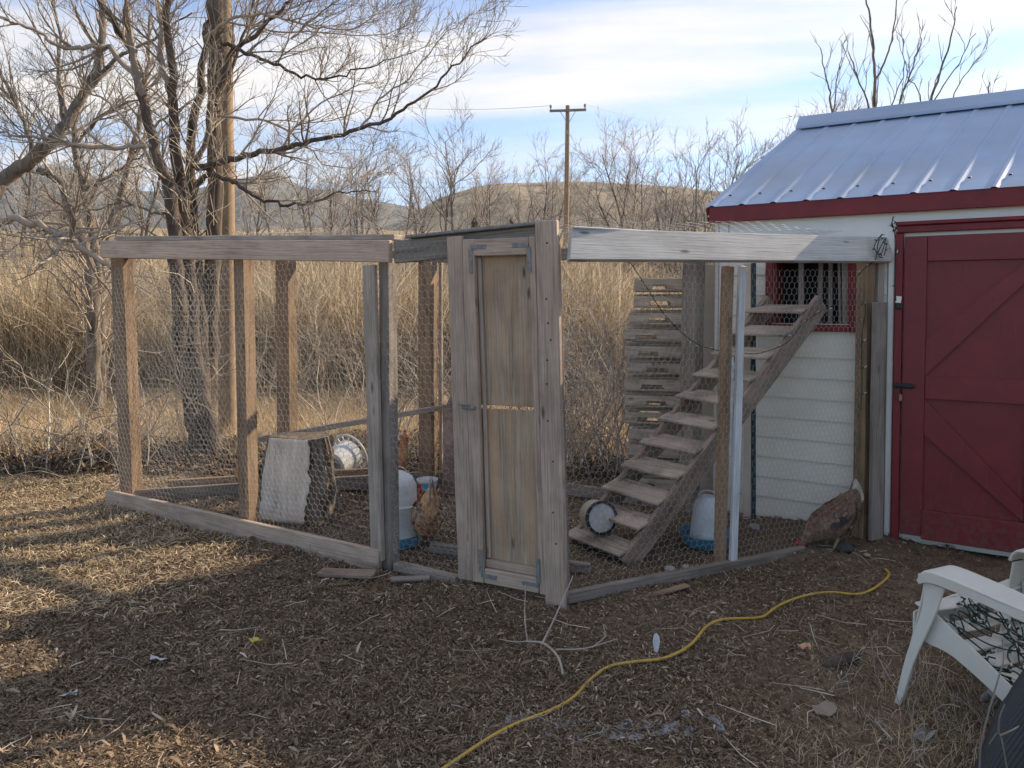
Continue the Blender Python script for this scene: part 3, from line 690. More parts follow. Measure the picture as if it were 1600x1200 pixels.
# ------------------------------------------------------------------ stacked pallets
PX0 = Vector((.99, 6.62, 0)); pdir = Vector((.97, -.21, 0)).normalized(); pbk = Vector((.21, .97, 0)).normalized()
def pallet(idx, z, du, rot):
    rd = Matrix.Rotation(R(rot), 3, 'Z'); d_, b_ = rd @ pdir, rd @ pbk; o_ = PX0 + d_ * du + UP * z
    label = {0: 'pallet at the very bottom of the tall stack', 12: 'uppermost pallet on the tall stack behind the run'}.get(idx, None)
    ordn = ['bottom', 'second', 'third', 'fourth', 'fifth', 'sixth', 'seventh', 'eighth', 'ninth', 'tenth', 'eleventh', 'twelfth', 'topmost']
    p = empty('wooden_pallet', o_, label or 'weathered pallet, %s from the bottom of the stack behind the run' % ordn[idx], 'pallet', 'weathered pallets stacked beside the shed')
    W_, D_ = .88, 1.0; seed = random.random()
    def bx(name, c, L_, w, t, dx, nz):
        board(name, c - dx * L_ / 2, c + dx * L_ / 2, w, t, nz, M['pallet'], p, warp=.004)
    for q in (0.02, .48, .96):
        # notched stringer, profile in (along, z)
        prof = [(0, 0), (.11, 0), (.125, .042), (.29, .042), (.305, 0), (.57, 0), (.585, .042), (.75, .042), (.765, 0), (W_, 0), (W_, .084), (0, .084)]
        if q == .02:
            jit = lambda: random.uniform(-.006, .006)
            ns = random.uniform(-.06, .07); prof = [(a + (jit() + ns) * (0 < a < W_), z_ + jit() * .5) for a, z_ in prof]
        psolid('stringer', [o_ + d_ * a + b_ * q + UP * (.019 + z_) for a, z_ in prof], M['pallet'], p, b_ * .038, frame=(d_, UP))
    for q in ([.13, .26, .38, .55, .72, .90] if idx > 9 else [.14, .3, .72, .93]):
        bx('deck_board', o_ + d_ * (W_ / 2) + b_ * q + UP * .1125, W_, .095, .017, d_, UP)
    for q in (.07, .5, .93): bx('deck_board', o_ + d_ * (W_ / 2) + b_ * q + UP * .010, W_, .09, .017, d_, UP)
for k in range(13):
    pallet(k, k * .146, random.uniform(-.03, .04) + (.07 if k > 10 else (.03 if k == 10 else 0)), random.uniform(-2.5, 2.5))
# boards leaning in the corner
bp = empty('beige_panel', W(1117, 770, 6.15), 'tall beige painted panel standing upright between the pallets and the shed', 'panel')
a = W(1118, 770, 6.16); a.z = 0; c = W(1118, 413, 6.16)
board('sheet', a, Vector((a.x, a.y, c.z)), .285, .018, Vector((-.1, -1, 0)), M['beige'], bp, warp=0)
board('batten', Vector((a.x - .02, a.y, c.z + .012)), Vector((a.x + .16, a.y - .01, c.z + .02)), .03, .03, Vector((0, -1, 0)), M['stud_grey'], bp)
a = W(1168, 800, 5.60); a.z = 0; lb = empty('leaning_board', a, 'narrow khaki board with a teal edge leaning on the shed corner', 'board')
h_ = W(1168, 411, 5.62)
board('plank', a, h_, .055, .025, WB, M['beige'], lb); board('plank', a + WD * .045 + WB * .0, h_ + WD * .045, .028, .03, WB, M['teal'], lb, label='teal painted edge strip')

# ------------------------------------------------------------------ stump, log
sc_ = G(448, 822) + Vector((.03, .22, 0))
m, T, b = newmat('stump_cut_face'); cc = coords(T, (1, 1, .12)); f = noi(T, cc, 16, 6, .65, .8); g_ = noi(T, coords(T, (1, 1, 1)), 60, 3, .6)
col = ramp(T, f, [(.26, (.26, .20, .16)), (.42, (.56, .49, .42)), (.7, (.74, .67, .58))]); col = mixc(T, .5, col, ramp(T, g_, [(.3, (.7, .7, .7)), (.6, (1.1, 1.1, 1.1))]), 'MULTIPLY')
T.links.new(col, b.inputs['Base Color']); b.inputs['Roughness'].default_value = .9; bump(T, b, f, .4, .01); M['cut'] = m
stump = empty('tree_stump', sc_, 'sawn tree stump with a pale flat face and dark furrowed bark inside the run', 'stump')
fn = Vector((-.32, -.95, 0)).normalized(); ft = Vector((.95, -.32, 0)).normalized(); bk = -fn
M['bark_stump'] = bark('bark_stump', (.20, .16, .125), 18)
def stump_rings():
    rings, ext = [], []
    N = 96
    for k in range(25):
        t = k / 24; z = .63 * t; fl = 1 + .40 * (1 - t) ** 1.6 - .10 * max(0, t - .8) * 5 * (t - .8); ring = []; xl, xr = 9, -9
        for j in range(N):
            a = 2 * math.pi * j / N; x, y = math.cos(a), math.sin(a)
            fur = .045 * (abs(noise.noise(Vector((a * 6.5 + noise.noise(Vector((a, z * 4, 0))) * 1.2, z * 1.3, 2)))) * 2 - .5) + .015 * noise.noise(Vector((x * 3, y * 3, z * 5)))
            rr = .210 * fl * (1 + .06 * noise.noise(Vector((x, y, 9)))) + fur
            px_, py_ = x * rr * 1.12, y * rr
            lim = -.10 - .04 * (1 - t) ** 2
            if py_ < lim: py_ = lim; xl = min(xl, px_); xr = max(xr, px_)
            ring.append(sc_ + ft * px_ + bk * py_ + UP * (z + .012 * noise.noise(Vector((px_ * 5, py_ * 5, 4))) * (t > .9)))
        rings.append(ring); ext.append((xl, xr, lim, z))
    return rings, ext
rg, ext = stump_rings(); v, f = loft(rg); py_obj('bark', v, f, M['bark_stump'], stump, True)
V, F = [], []; nn_x = 12
for i_, (xl, xr, lim, z) in enumerate(ext):
    jr = .018 * noise.noise(Vector((z * 14, 3, 0))); jl = .008 * noise.noise(Vector((z * 11, 7, 0)))
    tt = z / .63; xa, xb = xl + .012 + jl + .05 * max(0, tt - .85) * 4 * max(0, tt - .85), xr - .05 + jr * 2.2 - .05 * (1 - tt)
    for q in range(nn_x): x = xa + (xb - xa) * q / (nn_x - 1); V.append(sc_ + ft * x + bk * (lim - .004 - .014 * (noise.noise(Vector((x * 7, z * 5, 2))) + 1)) + UP * min(z, .628))
for i_ in range(len(ext) - 1):
    for q in range(nn_x - 1): b0 = i_ * nn_x + q; F.append((b0, b0 + 1, b0 + nn_x + 1, b0 + nn_x))
o = py_obj('cut_face', V, F, M['cut'], stump, True); o.modifiers.new('t', 'SOLIDIFY').thickness = .004
lg = pxon(Lc, Bc, 702) + Vector((.06, -.25, 0)); lg.z = 0
log = empty('split_log_post', lg, 'split weathered log standing on end behind the door', 'log')
rings = []
for k in range(14):
    t = k / 13; rings.append([lg + Vector((math.cos(a) * (.10 + .015 * noise.noise(Vector((a * 4, t * 2, 0)))) * (1.1 - .25 * t) + .01 * math.sin(t * 5), math.sin(a) * .07 * (1 + .3 * noise.noise(Vector((a * 5, t * 3, 5)))), t * .80 + (.06 * math.sin(a * 3) if k == 13 else 0))) for a in np.linspace(0, 2 * math.pi, 28, endpoint=False)])
v, f = loft(rings); py_obj('trunk_piece', v, f, M['ramp'], log, True)

# ------------------------------------------------------------------ waterers, pails
M['white_pl'] = plain('white_plastic', (.66, .68, .70), .45, .04, 5, .5, dirt=(.40, .35, .29), trans=.12)
M['blue_pl'] = plain('blue_plastic', (.05, .23, .36), .45, .1, 6, .5, dirt=(.2, .2, .18))
M['red_pl'] = plain('red_print', (.45, .04, .04), .5)
M['label_b'] = plain('label_print_blue', (.09, .30, .46), .5, .25, 40)
def waterer(c, r, h, label, tray=1.0, cone=False):
    w = empty('poultry_waterer', c, label, 'waterer', 'white poultry waterers with blue trays')
    if not cone:
        v, f = lathe([(r * 1.02, .07), (r, .09), (r * .97, h * .52), (r * .99, h * .53), (r * .99, h * .55), (r * .90, h * .56), (r * .88, h * .8), (r * .70, h * .92), (r * .35, h * .985), (.02, h)], 32, c)
    else:
        v, f = lathe([(r * .86, .06), (r * .84, .08), (r * .78, h * .45), (r * .70, h * .72), (r * .6, h * .85), (r * .35, h * .93), (.05, h * .95), (.03, h * .96)], 30, c)
    py_obj('jar', v, f, M['white_pl'], w, True)
    if not cone:
        v, f = lathe([(r * 1.0, 0), (r * 1.14 * tray, .01), (r * 1.18 * tray, .07), (r * 1.15 * tray, .072), (r * 1.1 * tray, .03), (r * .9, .025)], 36, c)
    else:
        v, f = lathe([(r * .9, 0), (r * 1.15 * tray, .015), (r * 1.42 * tray, .095), (r * 1.46 * tray, .097), (r * 1.44 * tray, .088), (r * 1.12 * tray, .03), (r * .8, .03)], 14, c)
    py_obj('tray', v, f, M['blue_pl'], w, True)
    hp = [Vector(c) + Vector((math.cos(t) * r * .45, 0, h * (.97 if not cone else .93) + math.sin(t) * .045)) for t in np.linspace(0, math.pi, 9)]
    tube_obj('handle', [(np.array(catmull(hp, 2)), np.full(17, .004))], M['white_pl'], w, 6)
    v, f = lathe([(.006, 0), (.006, .05), (.003, .052)], 8, Vector(c) + Vector((r * .72, -.02, h * (.80)))); py_obj('air_peg', v, f, M['white_pl'], w)
waterer(Vector((-.785, 5.12, .01)), .150, .50, 'large white poultry waterer with blue base behind the double post')
waterer(Vector((1.33, 5.10, .0)), .135, .36, 'squat white poultry waterer in a wide blue tray under the ramp', 1.0, True)
# pail with printed label
pc = Vector((-.71, 6.28, .0)); pail = empty('plastic_pail', pc, 'small white pail with blue and red label near the back posts', 'pail')
v, f = lathe([(.060, 0), (.082, .165), (.090, .166), (.090, .178), (.082, .179), (.078, .170), (.057, .01)], 28, pc); py_obj('tub', v, f, M['white_pl'], pail, True)
def wrap(c, r0, r1, z0, z1, a0, a1, mat, par, n=10, name='label_print'):
    v = []; f = []
    for k in range(n + 1):
        a = R(a0 + (a1 - a0) * k / n); v += [Vector(c) + Vector((math.cos(a) * r0, math.sin(a) * r0, z0)), Vector(c) + Vector((math.cos(a) * r1, math.sin(a) * r1, z1))]
    for k in range(n): f.append((2 * k, 2 * k + 2, 2 * k + 3, 2 * k + 1))
    return py_obj(name, v, f, mat, par, True)
wrap(pc, .071, .082, .045, .155, -120, -40, M['label_b'], pail); wrap(pc, .0675, .081, .03, .15, -165, -121, M['red_pl'], pail)
wrap(pc, .0695, .074, .028, .043, -119, -75, M['red_pl'], pail)
# white reel: cylinder with spoked flange, lying on its side
rc = W(545, 738, 6.95); rc.z = .24; axr = Vector((-.45, -.80, -.28)).normalized()
reel = empty('white_feeder_reel', rc, 'white plastic feeder lying on its side with a spoked round rim', 'feeder')
z_ = axr; x_ = z_.orthogonal().normalized(); y_ = z_.cross(x_)
v, f = lathe([(.145, -.02), (.145, .12), (.13, .21), (.09, .215), (.075, .20), (.07, .02), (.07, 0)], 30, rc, axr); py_obj('barrel', v, f, M['white_pl'], reel, True)
ring = [rc - axr * .02 + (x_ * math.cos(t) + y_ * math.sin(t)) * .195 for t in np.linspace(0, 2 * math.pi, 41)]
tube_obj('rim', [(np.array(ring), np.full(41, .010))], M['white_pl'], reel, 6)
for k in range(16):
    t = k * math.pi / 8; dd = x_ * math.cos(t) + y_ * math.sin(t); tube_obj('spoke', [(np.array([rc - axr * .02 + dd * .14, rc - axr * .02 + dd * .192]), np.array([.006, .006]))], M['white_pl'], reel, 5)
# round tin lying on its side at the foot of the ramp
tn = W(939, 807, 4.95); axn = Vector((.30, -.94, .12)).normalized(); tin = empty('round_tin', tn, 'round tin with black rim and pale lid lying sideways at the ramp foot', 'tin')
tnc = Vector((tn.x, tn.y, .235))
v, f = lathe([(.098, -.13), (.104, -.12), (.104, -.02), (.100, 0), (.100, .01)], 34, tnc, axn); py_obj('body', v, f, plain('tan_tin', (.36, .30, .22), .5, .2), tin, True)
v, f = lathe([(.105, -.008), (.112, 0), (.112, .018), (.094, .020), (.094, .006)], 34, tnc, axn); py_obj('rim', v, f, M['black'], tin, True)
v, f = lathe([(.0935, .004), (.0935, .013), (.05, .014), (.01, .013)], 34, tnc, axn); py_obj('lid', v, f, plain('pale_lid', (.48, .48, .47), .5, .2, 30, dirt=(.33, .29, .24)), tin, True)

# ------------------------------------------------------------------ hens and small birds
def feather_mat(name, stops, sc=38):
    m, T, b = newmat(name); f = noi(T, coords(T, (1, 1, 1)), sc, 5, .65, 1.2); vo = nd(T, 'ShaderNodeTexVoronoi'); vo.inputs['Scale'].default_value = sc * 1.3; T.links.new(coords(T, (1, 1, .6)), vo.inputs['Vector'])
    f2 = noi(T, coords(T, (1, 1, 1)), 6, 3, .6); ad = nd(T, 'ShaderNodeMath', operation='ADD'); T.links.new(f, ad.inputs[0]); T.links.new(f2, ad.inputs[1]); mu = nd(T, 'ShaderNodeMath', operation='MULTIPLY'); T.links.new(ad.outputs[0], mu.inputs[0]); mu.inputs[1].default_value = .5
    col = ramp(T, mu.outputs[0], stops); col = mixc(T, .55, col, ramp(T, vo.outputs['Distance'], [(.1, (1.1, 1.1, 1.1)), (.6, (.5, .5, .5))]), 'MULTIPLY')
    T.links.new(col, b.inputs['Base Color']); b.inputs['Roughness'].default_value = .8; bump(T, b, f, .8, .012); return m
M['fe_red'] = feather_mat('feathers_red_brown', [(.34, (.42, .18, .08)), (.48, (.68, .36, .17)), (.6, (.82, .60, .40))])
M['fe_orange'] = feather_mat('feathers_orange', [(.36, (.28, .10, .03)), (.5, (.52, .24, .08)), (.62, (.66, .40, .2))])
M['fe_brown'] = feather_mat('feathers_dark_brown', [(.38, (.07, .045, .032)), (.5, (.20, .115, .075)), (.62, (.34, .23, .15))])
M['fe_pale'] = feather_mat('feathers_pale', [(.36, (.30, .22, .15)), (.5, (.50, .42, .33)), (.62, (.65, .58, .5))])
M['fe_black'] = feather_mat('feathers_blackish', [(.4, (.025, .022, .022)), (.6, (.09, .07, .06))])
M['comb'] = plain('comb_red', (.42, .03, .03), .55); M['legy'] = plain('scaly_leg', (.26, .20, .12), .7, .2, 60)
M['eye'] = plain('eye_black', (.01, .01, .01), .2); M['beak'] = plain('beak_horn', (.32, .22, .10), .5)
def hen(base, head_dir, L, label, mat, tailmat, wingmat, pose='stand', group=None, name='hen', cat='hen', H=None, comb=True, tail_up=1.0, lift=0):
    """base on the ground under the legs; L body length; side-on spine built in (f, up) plane"""
    f_ = Vector((head_dir[0], head_dir[1], 0)).normalized(); s_ = Vector((f_.y, -f_.x, 0)); root = empty(name, base, label, cat, group)
    base = Vector(base); z0 = L * (.78 if pose == 'stand' else .54)
    if pose == 'stand':
        sp_ = [(-.56, .16 * tail_up, .02, .03), (-.46, .10 * tail_up, .10, .13), (-.34, .02, .19, .20), (-.18, -.05, .26, .27), (0, -.08, .29, .30), (.18, -.04, .27, .29), (.33, .06, .20, .22), (.41, .20, .135, .14), (.45, .34, .10, .10), (.48, .44, .085, .09), (.53, .51, .085, .085), (.60, .52, .06, .06), (.64, .515, .02, .02)]
    else:   # pecking: head down
        sp_ = [(-.50, .56, .02, .03), (-.48, .40, .12, .16), (-.38, .21, .21, .25), (-.20, .06, .27, .29), (-.02, -.05, .31, .32), (.16, -.11, .28, .29), (.30, -.18, .21, .22), (.41, -.26, .145, .15), (.49, -.32, .105, .11), (.55, -.37, .085, .085), (.59, -.41, .075, .075), (.62, -.445, .045, .045), (.635, -.465, .015, .015)]
    pts = [base + f_ * (a * L) + UP * (z0 + z_ * L) for a, z_, _, _ in sp_]
    sm_ = catmull(pts, 4); rr = catmull([Vector((p[2], p[3], 0)) for p in sp_], 4); rings = []
    for i, (p, r_) in enumerate(zip(sm_, rr)):
        t_ = (sm_[min(i + 1, len(sm_) - 1)] - sm_[max(i - 1, 0)]).normalized(); n2 = t_.cross(s_).normalized(); ring = []
        for j in range(22):
            a = 2 * math.pi * j / 22; fl = 1 + .07 * noise.noise(Vector((i * .7, math.cos(a) * 3, math.sin(a) * 3 + L)))
            ring.append(p + s_ * (math.cos(a) * max(r_.x, .008) * L * .76 * fl) + n2 * (math.sin(a) * max(r_.y, .008) * L * fl))
        rings.append(ring)
    v, f = loft(rings); py_obj('body', v, f, mat, root, True)
    tb = pts[1]; back = (pts[0] - pts[2]).normalized()
    fe = []
    def feather(p, d, ln, w, n_, mat_, nm):
        d = d.normalized(); sd_ = d.cross(n_).normalized(); vv = []; ff = []
        prof = [(0, .35), (.25, .8), (.6, 1), (.85, .8), (1, .15)]
        for t, q in prof: c = p + d * ln * t - n_ * (ln * .12 * t * t); vv += [c - sd_ * w * q / 2, c + n_ * w * .08, c + sd_ * w * q / 2]
        for i in range(4): b0 = i * 3; ff += [(b0, b0 + 1, b0 + 4, b0 + 3), (b0 + 1, b0 + 2, b0 + 5, b0 + 4)]
        return vv, ff
    V, F = [], []
    for k in range(14):
        s__ = (k % 2) * 2 - 1; q = (k // 2) / 6
        d = (back * .8 + UP * (.65 * tail_up) * (1 - q) - f_ * (.75 * q if pose != 'stand' else .2 * q) + s_ * s__ * (.08 + .14 * q)).normalized()
        a_, b__ = feather(pts[1] - back * L * .06 + s_ * s__ * L * .03 - UP * q * L * .12, d, L * (.36 - .10 * q), L * .12, (s_ * s__ * 1.0 + UP * .2).normalized(), tailmat, 't'); o_ = len(V); V += a_; F += [tuple(i + o_ for i in x) for x in b__]
    # fluff under the tail and loose body feathers
    py_obj('tail', V, F, tailmat, root, True)
    V, F = [], []
    for k in range(800):
        i = random.randint(8, len(sm_) - 14); j = random.randint(0, 21); p = rings[i][j]; c = sm_[i]; n_ = (p - c).normalized(); t_ = (sm_[i - 1] - sm_[i + 1]).normalized()
        a_, b__ = feather(p - n_ * .004, t_ + n_ * random.uniform(.08, .38), L * random.uniform(.06, .12), L * .055, n_, mat, 'f'); o_ = len(V); V += a_; F += [tuple(q + o_ for q in x) for x in b__]
    py_obj('plumage', V, F, mat, root, True)['kind'] = 'stuff'
    if tailmat is M['fe_pale'] or pose == 'fluff':
        V, F = [], []
        for k in range(200):
            a = random.uniform(0, 6.28); c = pts[2] - UP * L * .10 + s_ * math.cos(a) * L * .13 * random.random() + UP * math.sin(a) * L * .16 * random.random() + back * L * .07
            a_, b__ = feather(c, back * .6 + s_ * math.cos(a) * .6 + UP * (math.sin(a) * .6 - .3), L * .13, L * .045, (back + UP * .3).normalized(), M['fe_pale'], 'f'); o_ = len(V); V += a_; F += [tuple(q + o_ for q in x) for x in b__]
        py_obj('rear_fluff', V, F, M['fe_pale'], root, True)['kind'] = 'stuff'
    for sgn in (-1, 1):   # wings
        V, F = [], []
        bdir = (pts[2] - pts[6]).normalized()
        for k in range(16):
            q = k / 15; p = pts[5] * (1 - q * .45) + pts[3] * (q * .45) + s_ * sgn * (L * .235) + UP * L * (.06 - .12 * (k % 4) / 4)
            a_, b__ = feather(p, bdir + UP * (-.10) , L * (.22 + .12 * (k % 4) / 4), L * .08, (s_ * sgn + UP * .15).normalized(), wingmat, 'w'); o_ = len(V); V += a_; F += [tuple(i + o_ for i in x) for x in b__]
        py_obj('wing', V, F, wingmat, root, True)
    # head details
    hd = pts[-3]; hdir = (pts[-1] - pts[-3]).normalized(); hup = hdir.cross(s_).normalized()
    if pose == 'stand' and hup.z < 0 or pose != 'stand' and hup.dot(f_) < 0: hup = -hup
    v, f = lathe([(L * .035, -L * .03), (L * .022, L * .03), (L * .003, L * .075)], 8, pts[-1] - hdir * L * .02, hdir); py_obj('beak', v, f, M['beak'], root, True)
    if comb:
        v, f = lathe([(.002, -.07 * L), (.055 * L, -.05 * L), (.068 * L, 0), (.05 * L, .045 * L), (.002, .07 * L)], 12, hd - hdir * L * .02, hdir); py_obj('face', v, f, M['comb'], root, True)
        prof = [(-.07, .06), (-.05, .125), (-.03, .09), (-.01, .14), (.01, .095), (.035, .125), (.05, .075), (.065, .05), (0, .04)]
        psolid('comb', [hd + hdir * a * L + hup * b_ * L - s_ * L * .008 for a, b_ in prof], M['comb'], root, s_ * L * .016)
        for sgn in (-1, 1):
            v, f = lathe([(.002, -.02 * L), (.022 * L, -.01 * L), (.026 * L, .015 * L), (.004, .03 * L)], 8, hd + hdir * L * .02 - hup * L * .085 + s_ * sgn * L * .025, -hup); py_obj('wattle', v, f, M['comb'], root, True)
    for sgn in (-1, 1):
        v, f = lathe([(.001, -.010 * L), (.012 * L, 0), (.001, .010 * L)], 8, hd + s_ * sgn * L * .062 + hup * L * .015 + hdir * L * .02, s_); py_obj('eye', v, f, M['eye'], root, True)
        hip = base + s_ * sgn * L * .11 + UP * max(z0 - .22 * L, .30 * L) + f_ * L * .0; kn = base + s_ * sgn * L * .11 + UP * L * .2 - f_ * L * .07; ft_ = base + s_ * sgn * L * .11 + UP * .012
        ch = [(np.array(catmull([hip, kn, ft_], 4)), np.linspace(L * .055, L * .022, 9))]
        for aa in (-.5, 0, .5, 3.14): dd = f_ * math.cos(aa) + s_ * math.sin(aa); ch.append((np.array([ft_, ft_ + dd * L * .1, ft_ + dd * L * (.19 if aa != 3.14 else .12) - UP * .006]), np.array([L * .02, L * .017, L * .008])))
        tube_obj('leg', ch, M['legy'], root, 6)
    if lift:
        root.rotation_mode = 'QUATERNION'; from mathutils import Quaternion; root.rotation_quaternion = Quaternion(s_, R(lift))
    return root
hen(G(664, 862) + Vector((0, .10, 0)), (-.25, .97), .43, 'reddish-brown hen with pale rear fluff seen from behind by the large waterer', M['fe_red'], M['fe_pale'], M['fe_red'], 'peck')
hen(Vector((-1.02, 6.42, 0)), (.45, -.6), .42, 'orange-brown hen half hidden behind the double post near the back wire', M['fe_orange'], M['fe_orange'], M['fe_red'])
hen(Vector((-2.13, 6.05, 0)), (-.5, .8), .40, 'orange hen mostly hidden between the lit post and the pale stump', M['fe_orange'], M['fe_orange'], M['fe_orange'])
hen(G(1296, 862) + Vector((.02, .05, 0)), (-.95, -.25), .38, 'dark brown hen pecking with tail raised beside the post at the shed wall', M['fe_brown'], M['fe_pale'], M['fe_black'], 'peck')
def topz(px, p0, p1, z0, z1): pass
for px, hd_, lb_ in ((733, (-1, -.2), 'small dark sparrow on the metal strip, head turned away'), (744, (.8, -.6), 'plump sparrow with pale breast on the metal strip above the door'), (793, (-.9, -.4), 'tiny sparrow sitting alone just left of the wide door board')):
    p = onMN(px) ; t = (p - Mc).length / (Nc - Mc).length; p = p - nMN * .02; p.z = (HM + .052) * (1 - t) + (HN + .05) * t + .012
    hen(p, hd_, .046 if px != 793 else .034, lb_, M['fe_brown'], M['fe_brown'], M['fe_black'], 'stand', 'sparrows perched on the run', 'sparrow', 'sparrow', comb=False, tail_up=0, lift=40)

# ------------------------------------------------------------------ garden chair
M['chair'] = plain('white_resin_chair', (.80, .78, .71), .4, .03, 4, .5, trans=.22, dirt=(.66, .60, .50))
cO = G(1402, 1104); cF = Vector((-.42, .90, 0)).normalized(); cR = Vector((.90, .42, 0)).normalized()
chair = empty('garden_chair', cO, 'white plastic garden armchair with dark string lights heaped on its seat', 'chair')
def C(f_, r_, z_): return cO + cF * f_ + cR * r_ + UP * z_
def ribbon(name, path, wdir, w, th, nrmf, mat, parent):
    """curved slab following path: width along wdir, thickness th; nrmf normals computed from path"""
    P = [Vector(p) for p in path]; V = []; wd = Vector(wdir).normalized(); n = len(P)
    ws = w if isinstance(w, (list, tuple)) else [w] * n
    if len(ws) != n: ws = [float(x) for x in np.interp(np.linspace(0, 1, n), np.linspace(0, 1, len(ws)), ws)]
    rings = []
    for i, p in enumerate(P):
        t = (P[min(i + 1, n - 1)] - P[max(i - 1, 0)]).normalized(); nn = t.cross(wd).normalized(); hw = ws[i] / 2; e = th * .3
        rings.append([p - wd * hw + nn * (th / 2 - e), p - wd * (hw - e) + nn * th / 2, p + wd * (hw - e) + nn * th / 2, p + wd * hw + nn * (th / 2 - e), p + wd * hw - nn * (th / 2 - e), p + wd * (hw - e) - nn * th / 2, p - wd * (hw - e) - nn * th / 2, p - wd * hw - nn * (th / 2 - e)])
    v, f = loft(rings); return py_obj(name, v, f, mat, parent, True)
for side, r0_ in ((0, 0.0), (1, .68)):
    ins = 1 if side == 0 else -1
    # front leg: foot forward, rising back to the arm; L-section (side face + front face)
    leg = catmull([C(.0, r0_, .0), C(-.055, r0_ + ins * .0, .22), C(-.13, r0_, .44), C(-.155, r0_, .56)], 5)
    ribbon('leg', leg, cF, [.028, .040, .060, .085], .010, None, M['chair'], chair)
    leg2 = catmull([C(.012, r0_ + ins * .035, .005), C(-.035, r0_ + ins * .04, .22), C(-.085, r0_ + ins * .055, .44), C(-.11, r0_ + ins * .06, .55)], 5)
    ribbon('leg_face', leg2, cR, [.042, .06, .095, .12], .010, None, M['chair'], chair)
    arm = catmull([C(-.09, r0_ + ins * .05, .555), C(-.115, r0_ + ins * .05, .595), C(-.17, r0_ + ins * .05, .612), C(-.40, r0_ + ins * .04, .60), C(-.72, r0_ + ins * .02, .575)], 5)
    ribbon('arm', arm, cR, [.13, .14, .15, .14, .10], .012, None, M['chair'], chair)
    lip = catmull([C(-.10, r0_ - ins * .02, .57), C(-.17, r0_ - ins * .022, .592), C(-.40, r0_ - ins * .022, .582), C(-.72, r0_ - ins * .03, .557)], 5)
    ribbon('arm_edge', lip, UP, .042, .008, None, M['chair'], chair)
    # curved side rail below the seat
    rail = catmull([C(-.10, r0_ + ins * .03, .38), C(-.22, r0_ + ins * .03, .345), C(-.42, r0_ + ins * .03, .25), C(-.62, r0_ + ins * .03, .13), C(-.80, r0_ + ins * .03, .02)], 6)
    ribbon('side_rail', rail, UP, [.15, .10, .085, .08, .09], .010, None, M['chair'], chair)
for k in range(8):
    t = k / 7; f0 = -.07 - .50 * t; z_ = .415 - .17 * t + (.02 if k == 0 else 0) - .05 * math.sin(t * 3)
    sl_ = [C(f0, .04 + .60 * q, z_ - .02 * math.sin(q * math.pi)) for q in np.linspace(0, 1, 7)]
    ribbon('seat_slat', sl_, (cF + UP * .3).normalized(), .060, .010, None, M['chair'], chair)
ap = [C(-.045, .03 + .62 * q, .36 + .03 * math.sin(q * math.pi)) for q in np.linspace(0, 1, 9)]
ribbon('front_apron', ap, UP, .10, .008, None, M['chair'], chair)
for k in range(6):
    r_ = .09 + .50 * k / 5; bs = [C(-.56, r_ * .96 + .01, .20), C(-.66, r_, .50), C(-.80, r_ * 1.04 - .01, .98 - .04 * abs(k - 2.5))]
    ribbon('back_slat', catmull(bs, 4), cR, .075, .010, None, M['chair'], chair)
# string lights
M['cord_g'] = plain('dark_green_cord', (.012, .035, .028), .5); M['bulb'] = plain('clear_bulb', (.55, .58, .55), .15, .05, 5, .8)
def lights(label, pts, loc, nb, r=.0022, parent=None, seed=0, group=None, cat='string lights'):
    g = empty('string_lights', loc, label, cat, group)
    c = np.array(catmull(pts, 5)); tube_obj('cord', [(c, np.full(len(c), r))], M['cord_g'], g, 5)
    rs = random.Random(seed)
    for k in range(nb):
        i = int((k + .5) / nb * (len(c) - 1)); p = Vector(c[i]); d = Vector((rs.uniform(-1, 1), rs.uniform(-1, 1), rs.uniform(-.4, .9))).normalized()
        v, f = lathe([(.004, 0), (.0045, .016), (.0035, .018)], 6, p, d); so_ = py_obj('socket', v, f, M['cord_g'], g)
        v, f = lathe([(.003, 0), (.0035, .012), (.001, .024)], 6, p + d * .017, d); py_obj('bulb', v, f, M['bulb'], g)
rs = random.Random(3); pts = []; f_, r_ = -.12, .10
for k in range(210):
    f_ += rs.uniform(-.10, .10); r_ += rs.uniform(-.10, .10); f_ = max(-.50, min(-.09, f_)); r_ = max(.06, min(.54, r_))
    t = (-.07 - f_) / .5; pts.append(C(f_, r_, .435 - .17 * t - .05 * math.sin(t * 3) + rs.uniform(0, .035) - .02 * math.sin(r_ * 5)))
lights('tangle of dark green string lights heaped on the garden chair seat', pts, C(-.3, .3, .43), 120, .0032, seed=1)
def near(px, py, Y): return W(px, py, Y)
lights('string of lights sagging from the pale top board past the stacked pallets', [near(983, 408, 4.55), near(1005, 440, 4.75), near(1030, 480, 4.9), near(1055, 510, 5.1), near(1075, 528, 5.3), near(1095, 540, 5.4), near(1130, 550, 5.45)], near(1030, 480, 4.9), 9, .003, seed=2)
lights('string of lights lying along the upper treads of the ramp', [near(1160, 553, 5.05), near(1190, 551, 5.05), near(1230, 535, 5.08), near(1255, 505, 5.1), near(1280, 488, 5.12), near(1300, 478, 5.14)], near(1230, 535, 5.08), 7, .003, seed=4)
lights('clump of dark string lights hooked over the shed end of the pale top board', [near(1340, 432, 5.15), near(1352, 418, 5.12), near(1368, 405, 5.1), near(1372, 380, 5.1), near(1378, 366, 5.1), near(1366, 385, 5.08), near(1376, 398, 5.08), near(1384, 372, 5.06), near(1372, 395, 5.1), near(1380, 402, 5.1), near(1386, 380, 5.08)], near(1372, 385, 5.1), 14, .003, seed=5)
lights('dark light string hanging down the post beside the loose plank', [near(1345, 478, 5.1), near(1351, 470, 5.08), near(1352, 490, 5.08), near(1347, 520, 5.1), near(1346, 560, 5.1), near(1347, 600, 5.1), near(1345, 640, 5.1)], near(1347, 560, 5.1), 6, .003, seed=6)
